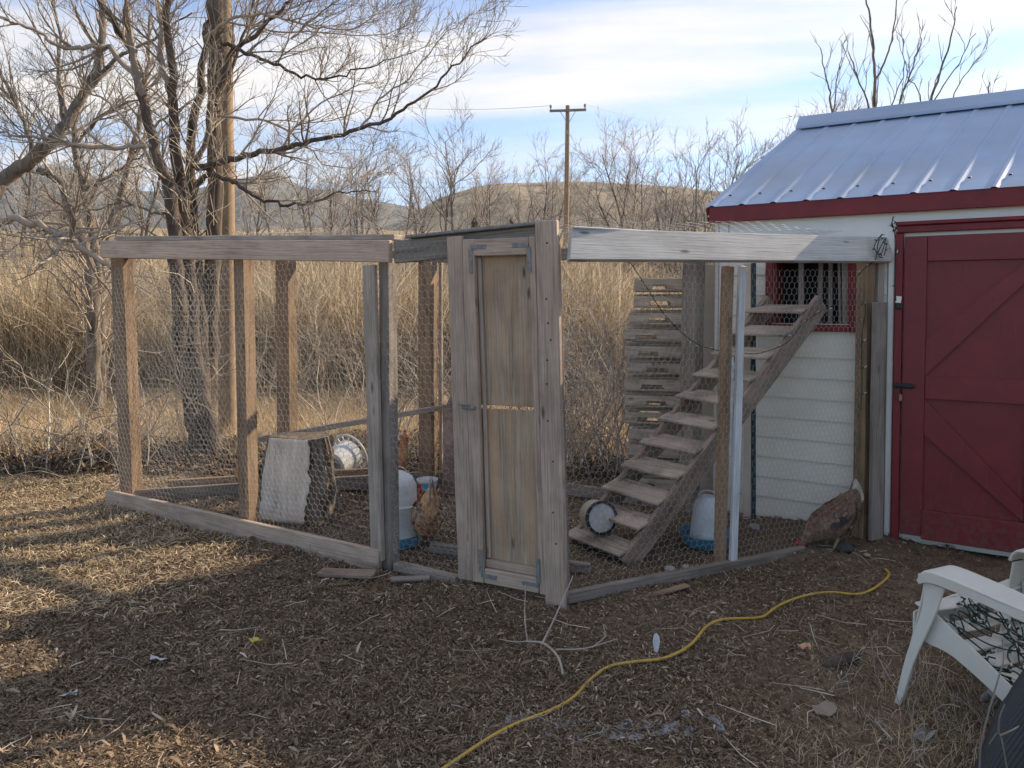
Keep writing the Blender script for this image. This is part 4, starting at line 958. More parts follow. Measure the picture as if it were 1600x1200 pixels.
lights('small string of lights bunched at the top left corner of the red door frame', [near(1397, 338, 5.08), near(1393, 350, 5.06), near(1399, 356, 5.06), near(1396, 362, 5.06), near(1403, 352, 5.05), near(1394, 346, 5.06), near(1400, 380, 5.06), near(1399, 430, 5.06), near(1400, 470, 5.06)], near(1397, 350, 5.06), 8, .003, seed=7)

# ------------------------------------------------------------------ yellow cord, debris
gp = [(640, 1235), (700, 1200), (760, 1166), (808, 1140), (850, 1119), (895, 1092), (920, 1068), (950, 1049), (985, 1043), (1030, 1035), (1062, 1022), (1085, 1008), (1103, 990), (1125, 978), (1155, 971), (1190, 966), (1207, 955), (1225, 947), (1262, 938), (1300, 931), (1338, 930), (1362, 924), (1382, 914), (1389, 905), (1384, 897)]
pts = [G(a, b_, .0) for a, b_ in gp]; pts = catmull(pts, 6)
pts = np.array(pts); pts[:, 2] = gh(pts[:, 0], pts[:, 1]) + .016
o = tube_obj('extension_cord', [(pts, np.full(len(pts), .0075))], plain('yellow_cord', (.52, .33, .055), .5, .1, 10, dirt=(.25, .2, .12)), None, 8); tag(o, 'long yellow extension cord snaking over the bare ground towards the shed', 'cord')
def flatbit(name, px, py, sx, sy, mat, label, cat, z=.02, n=9, curl=.02, th=.002, rot=0, stand=0):
    c = G(px, py); V = []; h = float(gh(c.x, c.y)) + z
    ringp = []
    for k in range(n):
        a = 2 * math.pi * k / n; rr = 1 + random.uniform(-.25, .25); x, y = math.cos(a) * sx * rr, math.sin(a) * sy * rr
        x, y = x * math.cos(rot) - y * math.sin(rot), x * math.sin(rot) + y * math.cos(rot)
        ringp.append(Vector((c.x + x, c.y + (y if not stand else y * .3), h + curl * random.uniform(-.3, 1) + (stand * (y + sy)))))
    V = [Vector((c.x, c.y, h + stand * sy))] + ringp; F = [(0, 1 + k, 1 + (k + 1) % n) for k in range(n)]
    o = py_obj(name, V, F, mat, None); o.modifiers.new('t', 'SOLIDIFY').thickness = th; return tag(o, label, cat)
scrap = plain('pale_scrap', (.50, .50, .50), .6, .15, 40)
flatbit('paper_scrap', 1025, 1022, .020, .035, scrap, 'upright scrap of crumpled white paper on the ground beside the yellow cord', 'paper', stand=1, curl=.01)
flatbit('fruit_peel', 1257, 1022, .028, .018, plain('peel', (.50, .30, .18), .6, .3, 60), 'small orange and white fruit peel lying right of the yellow cord', 'peel', curl=.03)
flatbit('plastic_scrap', 246, 1030, .045, .018, scrap, 'flat grey plastic scrap on the wood chips at left', 'scrap', rot=-.3)
flatbit('plastic_scrap', 108, 1091, .035, .012, scrap, 'narrow pale sliver of plastic near the sunlit lower left corner', 'scrap', rot=.4)
flatbit('yellow_wrapper', 400, 1012, .03, .010, plain('yellow_scrap', (.55, .42, .06), .5), 'small yellow wrapper scrap on the shaded ground', 'wrapper', rot=-.2)
flatbit('dry_leaf', 1290, 1118, .045, .03, plain('dry_leaf', (.26, .21, .16), .8), 'broad grey-brown dry leaf lying left of the chair leg', 'leaf', curl=.03)
flatbit('dry_leaf', 1545, 1092, .04, .022, plain('dry_leaf_pale', (.34, .31, .29), .8), 'pale curled leaf in the dry weeds under the garden chair', 'leaf', curl=.04)
flatbit('dry_leaf', 1445, 1162, .05, .02, plain('dry_leaf_grey', (.30, .28, .26), .8), 'long pale leaf on the ground left of the black netting roll', 'leaf', curl=.03, rot=.5)
# stones / dark lumps near the shed
def stone(px, py, r, label, c=(.16, .15, .14), z=0, cat='stone'):
    c0 = G(px, py); c0.z = float(gh(c0.x, c0.y)) + r * .35; bm = bmesh.new(); bmesh.ops.create_icosphere(bm, subdivisions=3, radius=r)
    s = random.random() * 99
    for v in bm.verts: v.co *= 1 + .35 * noise.noise(v.co / r * 1.1 + Vector((s, 0, 0))); v.co.z *= .65; v.co += c0
    me = bpy.data.meshes.new('stone'); bm.to_mesh(me); bm.free(); o = link('stone', me, plain('stone', c, .9, .3, 30), None, True); return tag(o, label, cat)
stone(1047, 888, .035, 'grey stone inside the run close to the bottom board', (.30, .29, .28)); stone(1178, 840, .04, 'grey stone right of the blue tray', (.22, .21, .2))
stone(1320, 862, .06, 'dark lump of charcoal-coloured earth below the pecking hen', (.05, .05, .05)); stone(1352, 840, .06, 'dark stone at the foot of the loose plank', (.07, .068, .065))
stone(1072, 886, .022, 'small pale stone beside the bottom board near the white strip', (.36, .34, .31)); stone(1355, 872, .022, 'small tan pebble in front of the loose plank', (.34, .26, .19))
# weathered board scrap in front of the bottom board
a, b_ = G(500, 902), G(585, 905); board_o = board('board_scrap', a + UP * .03, b_ + UP * .03, .10, .025, UP, M['ramp'], None); tag(board_o, 'dark weathered board scrap lying in front of the double post', 'board')
a, b_ = G(610, 911), G(672, 908); o = board('board_scrap', a + UP * .02, b_ + UP * .02, .05, .02, UP, M['post_grey'], None); tag(o, 'thin grey stick half buried before the sill near the door', 'board')
a, b_ = G(978, 944), G(1075, 918); o = board('board_scrap', a + UP * .012, b_ + UP * .012, .045, .015, UP, M['post_brown'], None); tag(o, 'reddish lath lying along the right bottom board', 'board')
# ashy spill
m, T, b = newmat('ash_spill'); al = noi(T, coords(T, (1, 1, 1)), 9, 7, .7); b.inputs['Base Color'].default_value = (.30, .31, .33, 1); b.inputs['Roughness'].default_value = 1
T.links.new(ramp(T, al, [(.50, (0, 0, 0)), (.60, (.75, .75, .75))]), b.inputs['Alpha'])
V = []; F = []
c = G(960, 1142)
for k in range(41):
    for q in range(9):
        x = c.x + (k / 40 - .5) * .85; y = c.y + (q / 8 - .5) * .16 + .02 * math.sin(k * .4); V.append(Vector((x, y, float(gh(x, y)) + .014)))
for k in range(40):
    for q in range(8): i = k * 9 + q; F.append((i, i + 9, i + 10, i + 1))
o = py_obj('ash_spill', V, F, m, None, True); tag(o, kind='stuff', label='pale bluish ash spilled on the dark ground')

# fallen branch in front of the run
def P3(lst, z=.02): return [np.array(G(a, b_)) + np.array([0, 0, z + h]) for a, b_, h in lst]
M['pale_twig'] = plain('pale_twig', (.38, .33, .28), .9, .2, 20)
br = []
def stick(lst, r0, r1):
    P = catmull([Vector(p) for p in P3(lst)], 5); br.append((np.array(P), np.linspace(r0, r1, len(P))))
stick([(880, 1062, 0), (872, 1040, .02), (850, 1022, .03), (822, 1018, .03)], .006, .005); stick([(848, 1020, .03), (868, 1000, .10), (895, 958, .18)], .005, .003)
stick([(824, 1018, .03), (820, 1010, .12), (821, 960, 0.14)], .004, .002); stick([(868, 1028, .02), (915, 1026, .02), (965, 1014, .03)], .004, .002); stick([(925, 1025, .02), (945, 1010, .03), (942, 993, .04)], .003, .0015); stick([(822, 1018, .03), (806, 1016, .02), (780, 1008, .01)], .003, .0015)
o = tube_obj('fallen_branch', br, M['pale_twig'], None, 6); tag(o, 'pale forked twig lying on the ground below the wide door board', 'branch')
c0 = G(1290, 1052); V, F = lathe([(.012, 0), (.03, .02), (.032, .12), (.02, .2), (.004, .22)], 12, c0 + UP * .03, Vector((.9, .45, .05))); o = py_obj('pine_cone', V, F, M['bark_dark'], None, True); tag(o, 'dark brown cob-shaped seed head lying right of the fruit peel', 'seed head')

M['twig_vine'] = plain('vine_grey', (.16, .14, .125), .9)
# black netting roll at lower right
M['netblack'] = plain('black_ribbed_netting', (.022, .023, .026), .5, .2, 60, .5)
nb0 = Vector((1.50, 2.18, -.05)); roll = empty('netting_roll', Vector((1.75, 2.25, 0)), 'roll of black ribbed netting slumped beside the garden chair', 'netting')
axn = Vector((.34, .10, .93)).normalized(); xx = axn.orthogonal().normalized(); yy = axn.cross(xx); rings = []
for k in range(30):
    t = k / 29; cen = Vector((1.64, 2.30, -.04)) + Vector((.34, .0, .66)) * t + Vector((-.10, 0, .0)) * math.sin(t * 2.4) * .8; ring = []
    for j in range(180):
        a = 2 * math.pi * j / 180 + t * .35; rr = (.215 - .06 * t) * (1 + .05 * math.sin(a * 3 + t * 4)) + (.0045 if j % 2 else 0) + .004 * noise.noise(Vector((a * 6, t * 5, 0)))
        ring.append(cen + xx * math.cos(a) * rr + yy * math.sin(a) * rr)
    rings.append(ring)
v, f = loft(rings); py_obj('ribbed_skin', v, f, M['netblack'], roll)
tw = []
def vine(lst, r0=.003, r1=.0015): P = catmull([W(a, b_, Y) for a, b_, Y in lst], 6); tw.append((np.array(P), np.linspace(r0, r1, len(P))))
vine([(1530, 1205, 2.05), (1535, 1150, 2.05), (1560, 1060, 2.1), (1568, 1030, 2.12), (1566, 1000, 2.14)]); vine([(1573, 1200, 2.05), (1568, 1170, 2.05), (1560, 1145, 2.06), (1545, 1163, 2.05)]); vine([(1562, 1150, 2.06), (1580, 1142, 2.06), (1592, 1135, 2.07)]); vine([(1560, 1145, 2.06), (1562, 1120, 2.06), (1570, 1100, 2.07)])
tube_obj('dry_vine', tw, M['twig_vine'], roll, 5)
#PART3
# ------------------------------------------------------------------ trees
rt = np.random.default_rng(11)
def unit(v): return v / (np.linalg.norm(v) + 1e-9)
def twigline(p, d, L, r, n, up=.25, wig=.18, sag=0):
    pts = [p]; dd = unit(d); st = L / (n - 1)
    for i in range(n - 1):
        dd = unit(dd + rt.normal(0, wig, 3) * np.array([1, 1, .7]) + np.array([0, 0, up * st * 1.5 - sag * st])); pts.append(pts[-1] + dd * st)
    return np.array(pts), np.linspace(r, max(r * .3, .0016), n)
def sprout(out, chain, levels, t0=.2, up=.3, rmin=.002):
    """levels: list of (count per metre, length, spread, npts)"""
    if not levels: return
    P, Rr = chain; seg = np.linalg.norm(np.diff(P, axis=0), axis=1); cum = np.concatenate([[0], np.cumsum(seg)]); Lt = cum[-1]
    dens, ln, spread, n = levels[0]; cnt = max(1, int(rt.poisson(dens * Lt * (1 - t0))))
    for k in range(cnt):
        s = Lt * (t0 + (1 - t0) * rt.random() ** .85); i = min(len(seg) - 1, int(np.searchsorted(cum, s) - 1)); i = max(i, 0); q = (s - cum[i]) / (seg[i] + 1e-9)
        p = P[i] * (1 - q) + P[i + 1] * q; r = Rr[i] * (1 - q) + Rr[i + 1] * q; t = unit(P[i + 1] - P[i])
        rv = unit(rt.normal(0, 1, 3)); rv = unit(rv - t * rv.dot(t)); d = unit(t * math.cos(spread) + rv * math.sin(spread) + np.array([0, 0, .25]))
        L = ln * rt.uniform(.5, 1.3) * (1 - .45 * s / Lt); c = twigline(p, d, L, max(rmin, min(r * .55, ln * .016 + .0012)), n, up)
        out.append(c); sprout(out, c, levels[1:], .15, up, rmin)
def limb_px(lst, Y0, r0, r1, Y1=None, n=5):
    Y1 = Y0 if Y1 is None else Y1; m_ = len(lst)
    P = catmull([W(a, b_, Y0 + (Y1 - Y0) * i / (m_ - 1)) for i, (a, b_) in enumerate(lst)], n); P = np.array(P); P[1:-1] += rt.normal(0, .012, P[1:-1].shape)
    return P, np.linspace(r0, r1, len(P))
def tree_obj(name, base, limbs, trunkk, out, label, group=None, mat_t='bark_dark', mat_c='twig', k=3, cat='tree'):
    root = empty(name, base, label, cat, group)
    tube_obj('trunk', limbs, M[mat_t], root, 10)
    big = [c for c in out if c[1][0] > .006]; small = [c for c in out if c[1][0] <= .006]
    v, f, q = tubes(small, 3) if small else (np.zeros((0, 3)), np.zeros((0, 4), int), np.zeros(0))
    if big:
        v2, f2, q2 = tubes(big, 5); f2 = f2 + len(v); v = np.concatenate([v, v2]); f = np.concatenate([f, f2]); q = np.concatenate([q, q2 * .6])
    o = obj_np('crown', v, f, M[mat_c], root, q, True); o['kind'] = 'stuff'
    return root
def slim(L_, q): return [(P_, r_ * q) for P_, r_ in L_]
# --- the big multi-stemmed tree
YT = 8.0
def z0(p): return p
stems = [
 limb_px([(318, 722), (300, 640), (284, 520), (276, 420), (270, 340), (262, 290), (243, 240), (225, 160), (205, 80), (180, 40), (150, -10)], YT, .17, .045, 7.6),
 limb_px([(318, 722), (306, 600), (296, 450), (288, 330), (272, 200), (268, 100), (258, -20)], YT, .18, .05, 8.0),
 limb_px([(325, 722), (316, 600), (308, 450), (300, 330), (298, 240), (314, 120), (322, 40), (330, -30)], YT + .1, .15, .04, 8.5),
 limb_px([(330, 725), (326, 620), (330, 480), (335, 300), (336, 120), (338, -30)], YT + .35, .17, .13, 8.3),
 limb_px([(335, 722), (322, 640), (305, 560), (292, 500)], YT - .1, .17, .10, 8.0),
]
stems = slim(stems, .56)
limbs = [
 limb_px([(308, 262), (335, 258), (362, 250), (400, 240), (440, 232), (500, 218), (560, 203), (610, 184), (660, 150), (710, 105), (760, 55)], YT, .038, .006, 7.2),
 limb_px([(305, 290), (330, 275), (365, 283), (395, 305), (440, 318), (490, 316), (540, 300), (590, 300)], YT, .028, .004, 7.4),
 limb_px([(340, 140), (360, 90), (395, 55), (440, 15), (470, -20)], YT, .035, .010, 8.0),
 limb_px([(350, 70), (385, 82), (430, 98), (480, 122), (530, 120), (590, 100), (650, 80)], YT, .022, .003, 7.3),
 limb_px([(300, 260), (330, 200), (348, 140), (380, 60), (400, -10)], YT, .03, .012, 8.6),
 limb_px([(215, 130), (170, 75), (130, 75), (90, 72), (50, 45), (0, 28), (-50, 10)], 7.6, .030, .010, 7.0),
 limb_px([(225, 150), (205, 70), (200, 20), (190, -20)], 7.6, .04, .02, 7.4),
 limb_px([(268, 150), (250, 90), (252, 40), (240, -20)], 8, .04, .02, 8.6),
 limb_px([(235, 228), (190, 230), (130, 228), (70, 215), (20, 212), (-40, 200)], 7.7, .026, .008, 7.2),
 limb_px([(265, 290), (225, 235), (190, 180), (130, 140), (80, 130)], 7.8, .02, .004, 7.3),
 limb_px([(272, 330), (240, 332), (200, 320), (150, 325), (110, 340)], 7.9, .018, .004, 7.5),
 limb_px([(320, 60), (360, 30), (420, 25), (480, 40), (540, 45), (600, 20)], 8.2, .022, .004, 7.6),
 limb_px([(336, 180), (420, 190), (470, 220), (510, 260), (560, 260)], 8.0, .016, .003, 7.6),
 limb_px([(440, 232), (480, 180), (540, 140), (600, 130)], 7.8, .014, .003, 7.5),
 limb_px([(560, 203), (600, 150), (640, 120), (690, 60), (740, 20)], 7.5, .012, .003, 7.2),
 limb_px([(455, 60), (500, 20), (560, -20)], 8.0, .012, .004, 7.6),
 limb_px([(345, 30), (420, 48), (500, 50), (590, 55), (640, 35)], 8.4, .014, .003, 8.2),
]
out = []
LV = [(11, .85, .70, 7), (12, .40, .70, 5), (11, .17, .75, 4)]
for c in limbs: sprout(out, c, LV, .12, .35, .0024)
for c in stems[:3]: sprout(out, c, [(5, .7, .9, 6), (8, .3, .8, 5), (6, .14, .8, 4)], .40, .3, .0024)
for c in stems[:2]: sprout(out, c, [(8, .45, 1.0, 5), (7, .2, .8, 4)], .0, .3, .0024)
# suckers and hanging vines on the trunk
for k in range(170):
    t = rt.random(); p = np.array(W(295 + rt.uniform(-30, 55), 700 - t * 650, YT - .12 + rt.uniform(-.1, .2))); out.append(twigline(p, np.array([rt.normal(0, .6), rt.normal(0, .5) - .3, rt.uniform(.2, 1.4)]), rt.uniform(.4, 1.5), .005, 8, .2, .28, .2))
big_tree = tree_obj('bare_tree', (float(W(318, 722, YT).x), YT, 0), stems + limbs[:5], 0, limbs[5:] + out, 'large many-stemmed bare tree right behind the left side of the run', mat_t='bark_dark')
# --- the tree at the far left
YL = 10.5
st = [limb_px([(-120, 470), (-60, 360), (0, 285), (50, 250), (85, 215), (110, 180), (150, 110), (160, 40), (158, -20)], YL, .26, .07),
      limb_px([(-90, 600), (-60, 420), (-20, 330), (0, 285)], YL, .3, .2),
      limb_px([(95, 200), (130, 150), (180, 95), (240, 60), (300, 20)], YL, .09, .02), limb_px([(100, 190), (90, 120), (95, 60), (80, -10)], YL, .07, .03),
      limb_px([(60, 245), (30, 180), (5, 120), (-30, 70)], YL, .07, .03)]
st = slim(st, .48)
tw_ = [limb_px([(-40, 380), (10, 345), (60, 352), (105, 372), (150, 402), (175, 420)], 8.6, .045, .022, 6.6), limb_px([(105, 372), (60, 420), (20, 440)], 7.6, .012, .003), limb_px([(90, 360), (40, 380), (0, 400)], 7.7, .012, .003),
       limb_px([(150, 660), (146, 520), (140, 420), (100, 300), (90, 280), (60, 265)], 11, .10, .05), limb_px([(160, 650), (156, 520), (150, 400), (130, 300), (118, 230), (120, 150)], 11.5, .08, .03), limb_px([(118, 230), (160, 180), (230, 150)], 11.3, .04, .01), limb_px([(165, 630), (158, 520), (160, 400), (190, 300), (215, 200), (230, 100), (235, 20)], 12.5, .08, .02), limb_px([(205, 250), (250, 190), (300, 160)], 12.5, .03, .01), limb_px([(130, 300), (180, 270), (225, 240)], 11.5, .03, .01)]
out = []
for c in st[2:] + tw_: sprout(out, c, [(7, 1.1, .8, 6), (8, .5, .8, 5), (8, .22, .8, 4)], .15, .15, .0032)
sprout(out, st[0], [(4, 1.3, .8, 6), (6, .5, .8, 5), (6, .22, .8, 4)], .3, .15, .0032)
tree_obj('bare_tree', (-7.0, YL, 0), st + tw_[3:], 0, tw_[:3] + out, 'leaning bare tree with thick curving limbs at the left edge of the photo', mat_t='bark_mid')
# --- background trees: three forms, copied
def bg_tree(H, stemsn, spread, seed, dens=1.0):
    global rt
    rt = np.random.default_rng(seed); tr, out = [], []
    for s in range(stemsn):
        a = rt.uniform(0, 6.28); d = np.array([math.cos(a) * spread, math.sin(a) * spread, 1.0]); P, r = twigline(np.array([rt.normal(0, .12), rt.normal(0, .12), -.2]), d, H * rt.uniform(.75, 1), .085 * H / 6, 10, .12, .10)
        r = np.linspace(.075 * H / 6, .012, 10); tr.append((P, r)); mains = []
        sprout(mains, (P, r), [(2.6, H * .44, .85, 8)], .15, .16, .010)
        tr += mains
        for mch in mains: sprout(out, mch, [(5.0 * dens, H * .19, .75, 5), (6.0 * dens, H * .09, .7, 4)], .12, .2, .0075)
        sprout(out, (P, r), [(4 * dens, H * .15, .6, 5), (5 * dens, H * .075, .6, 4)], .4, .25, .0075)
    v, f, q = tubes(tr, 6); m1 = mesh_np('trunk', v, f, q); m1.materials.append(M['bark_mid']); m1.shade_smooth()
    v, f, q = tubes(out, 3); m2 = mesh_np('crown', v, f, q); m2.materials.append(M['twig_far']); return m1, m2
forms = [bg_tree(6, 2, .30, 21), bg_tree(6, 2, .20, 22), bg_tree(6, 3, .45, 23), bg_tree(4.2, 6, .8, 24, .9)]
def put(px, pyb, Y, sc, form, rot, label, name='bare_tree', group='bare trees across the field', sxy=1.0):
    p = W(px, pyb, Y); p.z = float(gh(p.x, p.y)); r = empty(name, p, label, 'tree' if name != 'bare_shrub' else 'shrub', group)
    sc *= 1.28; r.scale = (sc * sxy, sc * sxy, sc); r.rotation_euler = (0, 0, rot)
    for nm, me in zip(('trunk', 'crown'), forms[form]):
        o = bpy.data.objects.new(nm, me); COL.objects.link(o); o.parent = r
        if nm == 'crown': o['kind'] = 'stuff'
for a in [(622, 372, 30, .88, 0, 0.3, 'two-stemmed bare tree rising just left of the double post, beyond the run'),
          (705, 372, 31, .98, 1, 1.6, 'slim upright bare tree standing behind the perched sparrows'),
          (828, 368, 34, .80, 0, 2.5, 'round-crowned small bare tree just left of the small utility pole'),
          (545, 372, 38, .85, 2, .9, 'wide pale bare tree low in the gap right of the big tree'),
          (490, 372, 45, 1.0, 1, 3.9, 'thin bare tree seen through the right limbs of the big tree'),
          (770, 370, 40, .65, 2, 4.4, 'small low bare tree between the slim tree and the round one'),
          (970, 362, 36, .90, 1, 5.2, 'narrow bare tree on the slope right of the small utility pole'),
          (912, 366, 52, .8, 2, .2, 'faint bare tree on the far slope beside the utility pole'),
          (430, 372, 34, 1.0, 0, 5.5, 'bare tree close to the lit strip of the vine-covered pole'),
          (60, 376, 30, 1.15, 2, 2.2, 'bare tree on the far side of the field behind the left-edge tree'),
          (210, 376, 36, 1.25, 0, 3.1, 'bare tree in the field seen between the two big trees'),
          (150, 376, 45, 1.1, 2, 4.0, 'distant grey bare tree low on the left skyline'),
          (1060, 350, 26, .92, 3, .7, 'sprawling bare thicket tree with arching limbs left of the shed roof'),
          (1035, 352, 44, 1.0, 0, 2.9, 'taller bare tree behind the sprawling thicket by the shed'),
          (1165, 340, 24, .72, 2, 1.2, 'tall wide bare tree rising behind the left slope of the metal roof'),
          (1255, 340, 28, .98, 2, 2.0, 'bushy bare tree peeping over the left end of the roof ridge'),
          (1330, 340, 30, .95, 0, 4.9, 'bare tree tops just over the middle of the roof ridge'),
          (1460, 330, 36, 1.05, 2, 3.6, 'distant bare tree tops over the right part of the roof ridge'),
          (1600, 330, 34, 1.0, 1, 3.0, 'bare tree tip at the right edge above the roof ridge'),
          (660, 372, 60, 1.1, 2, 5.9, 'hazy bare tree at the foot of the hill beyond the slim tree'),
          (455, 372, 27, .62, 3, 1.1, 'low sprawling thicket in the gap right of the vine-covered pole'),
          (585, 372, 26, .58, 3, 2.9, 'low tangled thicket below the two-stemmed tree'),
          (668, 372, 28, .52, 3, 4.2, 'rounded low thicket between the two-stemmed and slim trees'),
          (765, 370, 27, .55, 3, 5.5, 'low thicket just right of the perched sparrows'),
          (850, 368, 29, .60, 3, .4, 'low thicket at the foot of the small utility pole'),
          (940, 362, 27, .62, 3, 3.3, 'low tangled thicket right of the small utility pole'),
          (1010, 356, 30, .80, 3, 2.2, 'broad low thicket above the pale top board'),
          (1105, 345, 23, .80, 3, 5.0, 'arching dark thicket touching the left end of the shed eave'),
          (330, 376, 30, .80, 3, 1.9, 'brown thicket directly behind the big many-stemmed tree'),
          (20, 376, 26, .85, 3, 2.6, 'brown thicket low at the left edge beyond the reeds'),
          (120, 376, 28, .75, 3, 4.6, 'brown thicket beyond the reeds left of the run'),
          (520, 372, 29, .80, 2, 3.3, 'spreading bare tree among the right twigs of the big tree'),
          (740, 370, 33, .78, 2, 2.7, 'spreading bare tree behind the perched sparrows'),
          (800, 370, 29, .62, 1, .3, 'short upright bare tree left of the round-crowned one'),
          (1000, 358, 31, .85, 2, 4.7, 'spreading bare tree midway between utility pole and shed'),
          (1090, 348, 27, .80, 2, 1.5, 'spreading bare tree close to the left end of the shed roof'),
          (860, 368, 58, 1.0, 2, 1.9, 'hazy bare tree at the foot of the hill beyond the utility pole')]:
    put(*a)
# tree behind the shed with stout upright shoots
rt = np.random.default_rng(5)
YS = 13.5
sh = [limb_px([(1368, 330), (1368, 170), (1366, 100), (1362, 40), (1350, -20)], YS, .055, .018), limb_px([(1366, 130), (1385, 90), (1398, 40), (1402, -15)], YS, .03, .012),
      limb_px([(1450, 330), (1453, 170), (1470, 110), (1485, 60), (1495, 10)], YS, .045, .012), limb_px([(1368, 200), (1345, 130), (1325, 80)], YS, .03, .012),
      limb_px([(1290, 330), (1300, 180), (1292, 130), (1282, 75)], YS, .035, .012), limb_px([(1300, 180), (1308, 120), (1316, 90)], YS, .02, .01),
      limb_px([(1400, 330), (1405, 170), (1425, 110), (1440, 60)], YS, .035, .012), limb_px([(1453, 170), (1490, 110), (1525, 52)], YS, .02, .010), limb_px([(1480, 170), (1500, 130), (1520, 100)], YS, .02, .01),
      limb_px([(1540, 330), (1545, 150), (1546, 130)], YS, .02, .01), limb_px([(1430, 330), (1440, 165), (1420, 120), (1415, 95)], YS, .02, .01), limb_px([(1368, 260), (1390, 170), (1410, 120), (1412, 60)], YS, .02, .01)]
out = []
sh = [(P_, r_ * .62) for P_, r_ in sh]
for c in sh: sprout(out, c, [(4.5, .95, .42, 6), (3.2, .35, .5, 4)], .35, .35, .0065)
tree_obj('bare_tree', (float(W(1368, 330, YS).x), YS, 0), sh, 0, out, 'young tree with stout upright shoots rising behind the shed roof', mat_t='bark_mid', mat_c='twig_far')

# ------------------------------------------------------------------ utility poles and wires
def upole(base, H, r, lean, label, arm_dir, arm_l):
    p = empty('utility_pole', base, label, 'utility pole', 'utility poles'); b0 = Vector(base); top = b0 + Vector(lean) + UP * H
    tube_obj('pole', [(np.array([b0 - UP * .2, (b0 + top) / 2, top]), np.array([r, r * .88, r * .72]))], M['pole'], p, 12)
    if arm_l:
        d = Vector(arm_dir).normalized(); c = top - UP * .30
        board('crossarm', c - d * arm_l / 2 - UP * .0 + Vector((0, -r, 0)), c + d * arm_l / 2 + Vector((0, -r, .0)), .13, .10, Vector((0, -1, 0)), M['post_grey'], p)
        for s_ in (-1, 1):
            board('brace', c - UP * .75 + Vector((0, -r - .05, 0)), c + d * s_ * arm_l * .22 + Vector((0, -r - .07, -.04)), .03, .012, Vector((0, -1, 0)), M['galv'], p, warp=0)
            v, f = lathe([(.03, 0), (.03, .10), (.065, .12), (.07, .20), (.04, .27), (.01, .28)], 12, c + d * s_ * arm_l * .47 + Vector((0, -r, .06))); py_obj('insulator', v, f, M['galv'], p, True)
    return top
b0 = W(884, 372, 42); b0.z = float(gh(b0.x, b0.y)); tp = W(887, 165, 42)
top1 = upole(b0, tp.z - b0.z, .155, (tp.x - b0.x, 0, 0), 'distant utility pole with a single crossarm above the run', (1, 0, .03), 2.0)
b2 = W(356, 660, 9.4); b2.z = 0
top2 = upole(b2, 7.5, .115, (.03, 0, 0), 'tall orange-lit utility pole hidden behind the big many-stemmed tree', (1, 0, 0), 0)
def wire_line(p, q, sag, label, r=.012):
    pts = [Vector(p) + (Vector(q) - Vector(p)) * t - UP * (sag * 4 * t * (1 - t)) for t in np.linspace(0, 1, 25)]
    o = tube_obj('power_line', [(np.array(pts), np.full(25, r))], plain('line_metal', (.5, .5, .5), .5), None, 4); tag(o, label, 'power line', 'power lines of the distant pole')
wire_line(tp + Vector((-.94, 0, 0)), W(560, 158, 60), .4, 'power line running left from the crossarm across the clouds')
wire_line(tp + Vector((.94, 0, .1)), W(1150, 205, 60), .4, 'power line running right from the crossarm towards the shed roof')
wire_line(W(500, 288, 44), tp + Vector((-1.2, 0, -4.3)), .2, 'thin low line crossing before the brown hill', .01)

# ------------------------------------------------------------------ reeds, brush, grass
rt = np.random.default_rng(31)
def blades(n, xf, yf, h, w, bend, z=None, segs=3, lean=.12, seedhead=0):
    x = xf(n); y = yf(n, x); z0_ = gh(x, y); H = h(n, x, y); az = rt.uniform(0, 2 * np.pi, n); la = rt.uniform(0, 2 * np.pi, n); lv = np.abs(rt.normal(0, lean, n))
    V = []; t = np.linspace(0, 1, segs + 1); wx, wy = np.cos(az), np.sin(az); be = rt.uniform(0, bend, n)
    for k, tt in enumerate(t):
        off = (lv * tt + be * tt ** 2.5) * H; cx_ = x + np.cos(la) * off; cy_ = y + np.sin(la) * off; cz = z0_ + H * tt * np.cos(np.minimum(lv, 1.2)) - be * H * tt ** 3 * .35
        ww = w * (1 - .75 * tt) * (1 if not seedhead or k < segs - 1 else seedhead)
        V.append(np.stack([cx_ - wx * ww, cy_ - wy * ww, cz], -1)); V.append(np.stack([cx_ + wx * ww, cy_ + wy * ww, cz], -1))
    V = np.stack(V, 1); m_ = V.shape[1]; b0 = (np.arange(n) * m_)[:, None]
    F = np.concatenate([b0 + [2 * k, 2 * k + 1, 2 * k + 3, 2 * k + 2] for k in range(segs)]); return V.reshape(-1, 3), F, np.repeat(rt.random(n), m_)
def stuffobj(name, V, F, q, mat, label=None): o = obj_np(name, V, F, mat, None, q); tag(o, label, None, None, 'stuff'); return o
reedm = byrnd('dry_reeds', [(0, (.20, .145, .09)), (.35, (.41, .31, .195)), (.7, (.58, .47, .32)), (1, (.72, .62, .45))], trans=.3)
fx = lambda lo, hi: (lambda n: rt.uniform(lo, hi, n))
def fanx(lo, hi, yy):  # x spread proportional to distance
    return lambda n: rt.uniform(lo, hi, n) * yy
# tall reed band: front rows dense, deeper rows behind
def ry(a, b_): return lambda n, x: rt.uniform(a, b_, n)
V, F, q = blades(52000, fx(-15, 9), ry(13.5, 19), lambda n, x, y: rt.uniform(1.1, 2.5, n) * (.86 + .16 * np.sin(x * 1.3) + .13 * np.sin(x * 4.1 + y * 2.3) + .09 * np.sin(x * 9.7 - y * 3)), .0065, .55, segs=4, lean=.17, seedhead=2.6)
stuffobj('reeds', V, F, q, reedm, 'band of tall dry golden reeds beyond the run')
V, F, q = blades(15000, fx(-30, 16), ry(19, 38), lambda n, x, y: rt.uniform(1.2, 2.4, n), .016, .25, segs=2, lean=.12)
stuffobj('reeds', V, F, q, reedm, 'farther dry reeds rising up the slope')
grassm = byrnd('dry_grass', [(0, (.24, .175, .11)), (.4, (.50, .38, .23)), (.75, (.66, .52, .33)), (1, (.76, .64, .46))], trans=.2)
